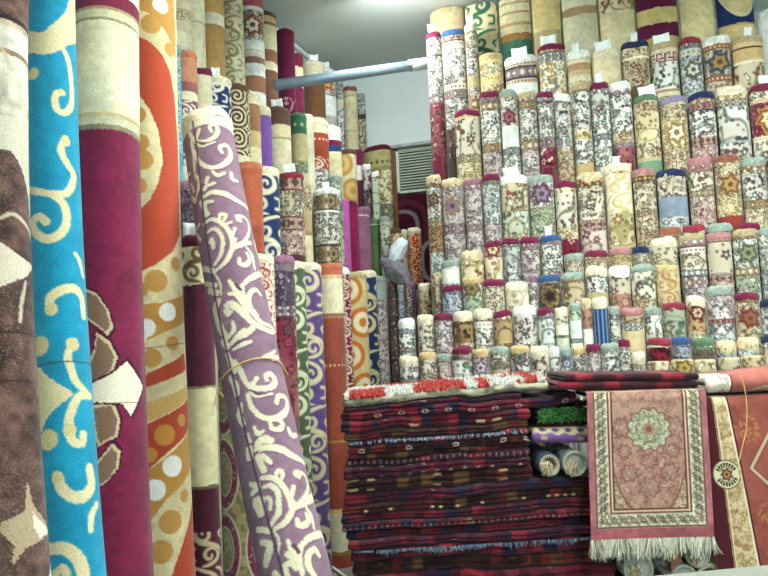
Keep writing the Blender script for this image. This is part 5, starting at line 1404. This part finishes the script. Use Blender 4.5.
# roll ends on the bench's lower shelf
ED = BD - .0
for i, (x, rr_, capm, bodyp, lab) in enumerate([(684, 12.5, MPLAST, 'grey', 'grey-capped rug roll on the lower shelf, beside the bench leg'), (711, 12.5, None, 'tan', 'tan rug roll with frayed tassel on the lower shelf under the draped red rug')]):
    end_roll(x, 580, rr_, lab, lambda u, v, s=i, b=bodyp: floral(u, v, 50 + s, .03, b), capm, ED, seed=20 + i, rest=ZS, L=.34)
rowz = on_front(630, 600, ED)[2]
stackz = 0.0
GR = 'roll ends low beside the bench leg'
for i, (x, y, rr_, capm, bodyp, lab) in enumerate([
    (638, 570, 14.5, MPLAST, 'grey', 'grey-green capped rug roll lying end-on beneath the middle of the cream fringe'),
    (621, 588, 0, None, 'tan', ''),
    (697, 558, 12.0, MPLAST, 'grey', 'grey-green capped rug roll lying on the two shelf rolls')]):
    if not lab: continue
    if i == 2:
        a0 = on_front(684, 300, ED); R1 = 12.5 / FPX * ED; R2 = rr_ / FPX * ED; half = (on_front(711, 300, ED) - a0) @ R0 / 2
        z_ = ZS + R1 + math.sqrt(max(.0001, (R1 + R2) ** 2 - half ** 2)) - R2
        end_roll(697.5, 556, rr_, lab, lambda u, v: floral(u, v, 58, .03, 'blueg'), capm, ED, seed=28, rest=z_ + .004, L=.34)
    else:
        end_roll(x, y, rr_, lab, lambda u, v: floral(u, v, 57, .03, bodyp), capm, ED + .0, seed=27, rest=on_front(x, y + rr_, ED)[2], L=.34)
# rugs under that roll
zt_ = on_front(638, 584.5, ED)[2]
rt, _g = folded('folded_rug', (632, 585.3, 612), (645, 584.4, 612), 'dark folded rug on the floor under the grey-green capped roll', lambda u, v: kilim(u, v, 330, 'kilib', ''), seed=130, depth=.3, dist=ED, floor=True)
end_roll(622, 575, 9.5, 'small cream rug roll with frayed tassel, low between pile and capped roll', lambda u, v: floral(u, v, 59, .03, 'cream'), None, ED - .005, seed=33, rest=zt_, L=.3) if False else None

# ------------------------------------------------------------------ cream rug on the floor between the standing rolls and the pile
A, B, C_, D_ = (on_z(x, y, .004)[0] for x, y in ((318, 556), (352, 580), (322, 606), (288, 575)))
nu, nv = 70, 60
U, Vv = np.meshgrid(np.linspace(0, 1, nu), np.linspace(0, 1, nv))
pos = (A[None, None] * (1 - U[..., None]) + B * U[..., None]) * (1 - Vv[..., None]) + (D_ * (1 - U[..., None]) + C_ * U[..., None]) * Vv[..., None]
e = np.minimum(np.minimum(U, 1 - U), np.minimum(Vv, 1 - Vv)); pos[..., 2] = .004 + .016 * np.clip(e * 12, 0, 1) ** .5
W_ = np.linalg.norm(B - A); H_ = np.linalg.norm(D_ - A)
cc = floral((U * W_).ravel(), (Vv * H_).ravel(), 5, .05, 'dark'); ee = e.ravel(); cc = np.where((ee < .12)[:, None], rgb('#d9d6c4')[None], cc * .6 + rgb('#cfc9b2') * .4); cc = np.where(((ee > .12) & (ee < .2))[:, None], rgb('#3a3632')[None], cc)
tagp(mk('floor_rug', pos, gridF(nv, nu, False)[:, ::-1], MRUG, None, cc), 'cream rug with dark pattern lying flat on the floor beside the pile', 'rug')

# ------------------------------------------------------------------ vent, post, hanging rug, pipe
q0 = on_y(396, 150, WY - .03)[0]; q1 = on_y(431, 191, WY - .03)[0]
vx0, vx1, vz0, vz1 = q0[0], q1[0] + .06, q1[2], q0[2]
vent = thing('wall_vent', ((vx0 + vx1) / 2, WY - .02, vz0), 'pale grey-green louvred vent high on the back wall', 'vent'); vo = np.array(vent.location)
fr_ = [boxVF((vx0, WY - .05, vz0), (vx0 + .022, WY - .001, vz1)), boxVF((vx1 - .022, WY - .05, vz0), (vx1, WY - .001, vz1)), boxVF((vx0, WY - .05, vz1 - .02), (vx1, WY - .001, vz1)), boxVF((vx0, WY - .05, vz0), (vx1, WY - .001, vz0 + .016))]
bevel(mk('frame', *join(fr_), MVENT, vent, smooth=False, off=vo), .003)
mk('backing', *boxVF((vx0, WY - .012, vz0), (vx1, WY - .002, vz1)), simple_mat('vent_dark', '#6d776c', .7), vent, smooth=False, off=vo)
sl = []
ns = 15
for k in range(ns):
    z = vz0 + .02 + (vz1 - vz0 - .045) * k / (ns - 1)
    V = [(vx0 + .02, WY - .045, z - .006), (vx1 - .02, WY - .045, z - .006), (vx1 - .02, WY - .018, z + .010), (vx0 + .02, WY - .018, z + .010)]
    V += [(x, y, zz + .003) for x, y, zz in V]
    sl.append((V, [(0, 3, 2, 1), (4, 5, 6, 7), (0, 1, 5, 4), (1, 2, 6, 5), (2, 3, 7, 6), (3, 0, 4, 7)]))
mk('slats', *join(sl), MVENT, vent, smooth=False, off=vo)
zl = on_y(410, 144, WY - .05)[0][2]
bevel(mk('ledge', *boxVF((vx0 - .03, WY - .09, vz1), (vx1, WY - .001, zl)), simple_mat('ledge_dusty', '#a9b2b2', .8, 0, 25, .12), vent, smooth=False, off=vo), .006)
p0 = on_y(389.5, 146, WY - .05)[0]; p1 = on_y(396, 150, WY - .05)[0]
o = mk('trim_4', *boxVF((p0[0], WY - .06, 0), (p1[0] - .004, WY, p0[2])), MWOOD, smooth=False); o['kind'] = 'structure'; bevel(o, .004)
h0 = on_y(397, 191.5, WY - .06)[0]; h1 = on_y(438, 191, WY - .06)[0]
Wd = h1[0] - h0[0] + .05; Ht = vz0 - .02 - .5
nu, nv = 70, 260
U, Vv = np.meshgrid(np.linspace(0, Wd, nu), np.linspace(0, Ht, nv))
yy = WY - .035 - .008 * np.sin(U * 20)
pos = np.stack([h0[0] + U, yy, vz0 - .012 - Vv], -1)
u, v = U.ravel(), Vv.ravel(); col = plain(u, v, '#48142a', 4, .12)
for (cx, cy, a, b, c) in ((-.02, .26, .16, .14, '#8f8a90'), (-.02, .24, .22, .19, '#5f2a3c'), (.32, .50, .16, .15, '#9a9aa0'), (.02, .74, .14, .12, '#8f8a90')):
    d = ((np.abs(u - cx) / a) ** 3.2 + (np.abs(v - cy) / b) ** 3.2) ** (1 / 3.2); col = mixm(col, c, sm(.09 - np.abs(d - 1), .03) * .9)
V2 = pos.copy(); V2[..., 1] += .012
n_ = nu * nv; Fa = gridF(nv, nu, False)
hr = mk('hanging_rug', np.concatenate([pos.reshape(-1, 3), V2.reshape(-1, 3)]), np.concatenate([Fa[:, ::-1], Fa + n_]), MRUG, None, np.concatenate([col, col]))
tagp(hr, 'maroon rug with pale rounded rings hanging on the back wall below the vent', 'rug')

pL = P(275, 85.5, 4.06); pR = P(446, 60.5, 4.62)
pd = (pR - pL) / np.linalg.norm(pR - pL)
pipe = thing('ceiling_pipe', pL, 'blue-grey metal pipe running from side wall to the back stack below the ceiling', 'pipe')
k0 = P(412, 65, 4.5); sp_ = pL + pd * ((k0 - pL) @ pd)
mk('pipe_tube', *tubeVF([pL, pL + pd * .5, sp_], .031, 24), MPIPE, pipe, off=pL)
mk('white_sleeve', *tubeVF([sp_ - pd * .02, sp_, pR], .036, 24), MPIPEW, pipe, off=pL)
mk('clamp_knob', *tubeVF([sp_ - np.array([0, .036, .005]), sp_ - np.array([0, .05, .005]), sp_ - np.array([0, .058, .005])], [.014, .014, .009], 14), MPIPEW, pipe, off=pL)

# ------------------------------------------------------------------ plastic bag and cloth in the back corner
def lump(name, c, ax, half, mat, label, cat, seed, wr, squash=1.0):
    n, m = 44, 30
    th = np.linspace(0, 2 * math.pi, n, endpoint=False); ph = np.linspace(.02, math.pi - .02, m)
    TH, PH = np.meshgrid(th, ph)
    d = np.stack([np.cos(TH) * np.sin(PH), np.sin(TH) * np.sin(PH), np.cos(PH)], -1)
    k = 1 + wr * (vn(d[..., 0] + 3, d[..., 1] + d[..., 2] * .7, 2.6, seed) - .5) + wr * .7 * np.abs(vn(d[..., 0] * .6 + 7, d[..., 2] + d[..., 1], 6, seed + 3) - .5) - wr * .25 * np.abs(np.sin(TH * 5 + PH * 3 + seed))
    pos = np.asarray(c) + sum((d[..., i] * k * half[i])[..., None] * np.asarray(ax[i]) for i in range(3))
    o = mk(name, pos, gridF(m, n, True), mat); tagp(o, label, cat); return o
bc = on_y(397.5, 253, 4.315)[0]
lump('plastic_bag', bc, (np.array([.86, 0, -.5]), np.array([0, 1, 0]), np.array([.45, 0, .89])), (.052, .03, .088), MBAG, 'crumpled white plastic bag perched among rolls in the back corner', 'bag', 4, .5)
c1 = on_y(398, 273, 4.285)[0]
lump('grey_cloth', c1, (np.array([.72, 0, -.69]), np.array([0, 1, 0]), np.array([.69, 0, .72])), (.125, .03, .052), MCLOTH, 'crumpled grey cloth draped below the white plastic bag', 'cloth', 9, .55)

# ------------------------------------------------------------------ pale table in front
TZ = .75
e0 = on_z(596, 579.5, TZ)[0]; e1 = on_z(900, 551, TZ)[0]
ex = (e1 - e0); exl = np.linalg.norm(ex); ex /= exl; ey = np.array([ex[1], -ex[0], 0])
if ey @ F0 > 0: ey = -ey
tb = thing('side_table', (e0 + e1) / 2 * np.array([1, 1, 0]) + ey * .25, 'pale grey table of which only the far edge shows, before the draped rugs', 'table'); to = np.array(tb.location)
cT = (e0 + e1) / 2 + ey * .25
o = mk('table_top', *frameboxVF(cT - np.array([0, 0, .015]), (ex, ey, _z), (exl / 2, .25, .015)), MTABLE, tb, smooth=False, off=to); bevel(o, .008, 3)
for sx in (-1, 1):
    for sy in (-1, 1):
        c = cT + ex * sx * (exl / 2 - .05) + ey * sy * .2
        mk('leg', *frameboxVF(np.array([c[0], c[1], (TZ - .03) / 2]), (ex, ey, _z), (.018, .018, (TZ - .03) / 2)), MTABLE, tb, smooth=False, off=to)

# ================================================================== light
def area(name, loc, size, power, col=(1, 1, 1), rot=(0, 0, 0)):
    l = bpy.data.lights.new(name, 'AREA'); l.shape = 'RECTANGLE'; l.size, l.size_y = size; l.energy = power; l.color = col
    o = bpy.data.objects.new(name, l); link(o); o.location = loc; o.rotation_euler = rot; return o
TUBE = (.93, 1, .98)
for (x, y, z, sy, dn, up_) in ((-.15, 2.2, 2.86, 1.2, 24, 28), (1.2, 2.3, 2.9, 1.3, 18, 16), (1.5, -.4, 2.9, 1.3, 58, 26)):
    area('fluorescent_lamp', (x, y, z), (.12, sy), dn, TUBE)
    area('fluorescent_lamp', (x, y, z + .03), (.12, sy), up_, TUBE, (math.pi, 0, 0))
area('fluorescent_lamp', (-1.2, 3.85, 3.06), (.4, .08), 8.5, TUBE, (math.radians(36), 0, 0))
w = bpy.data.worlds.new('world'); sc.world = w; w.use_nodes = True
w.node_tree.nodes['Background'].inputs['Color'].default_value = (.8, .9, 1, 1); w.node_tree.nodes['Background'].inputs['Strength'].default_value = .15
sc.view_settings.view_transform = 'Standard'; sc.view_settings.look = 'None'; sc.view_settings.gamma = 1; sc.view_settings.use_curve_mapping = False
sc.view_settings.exposure = 0.82
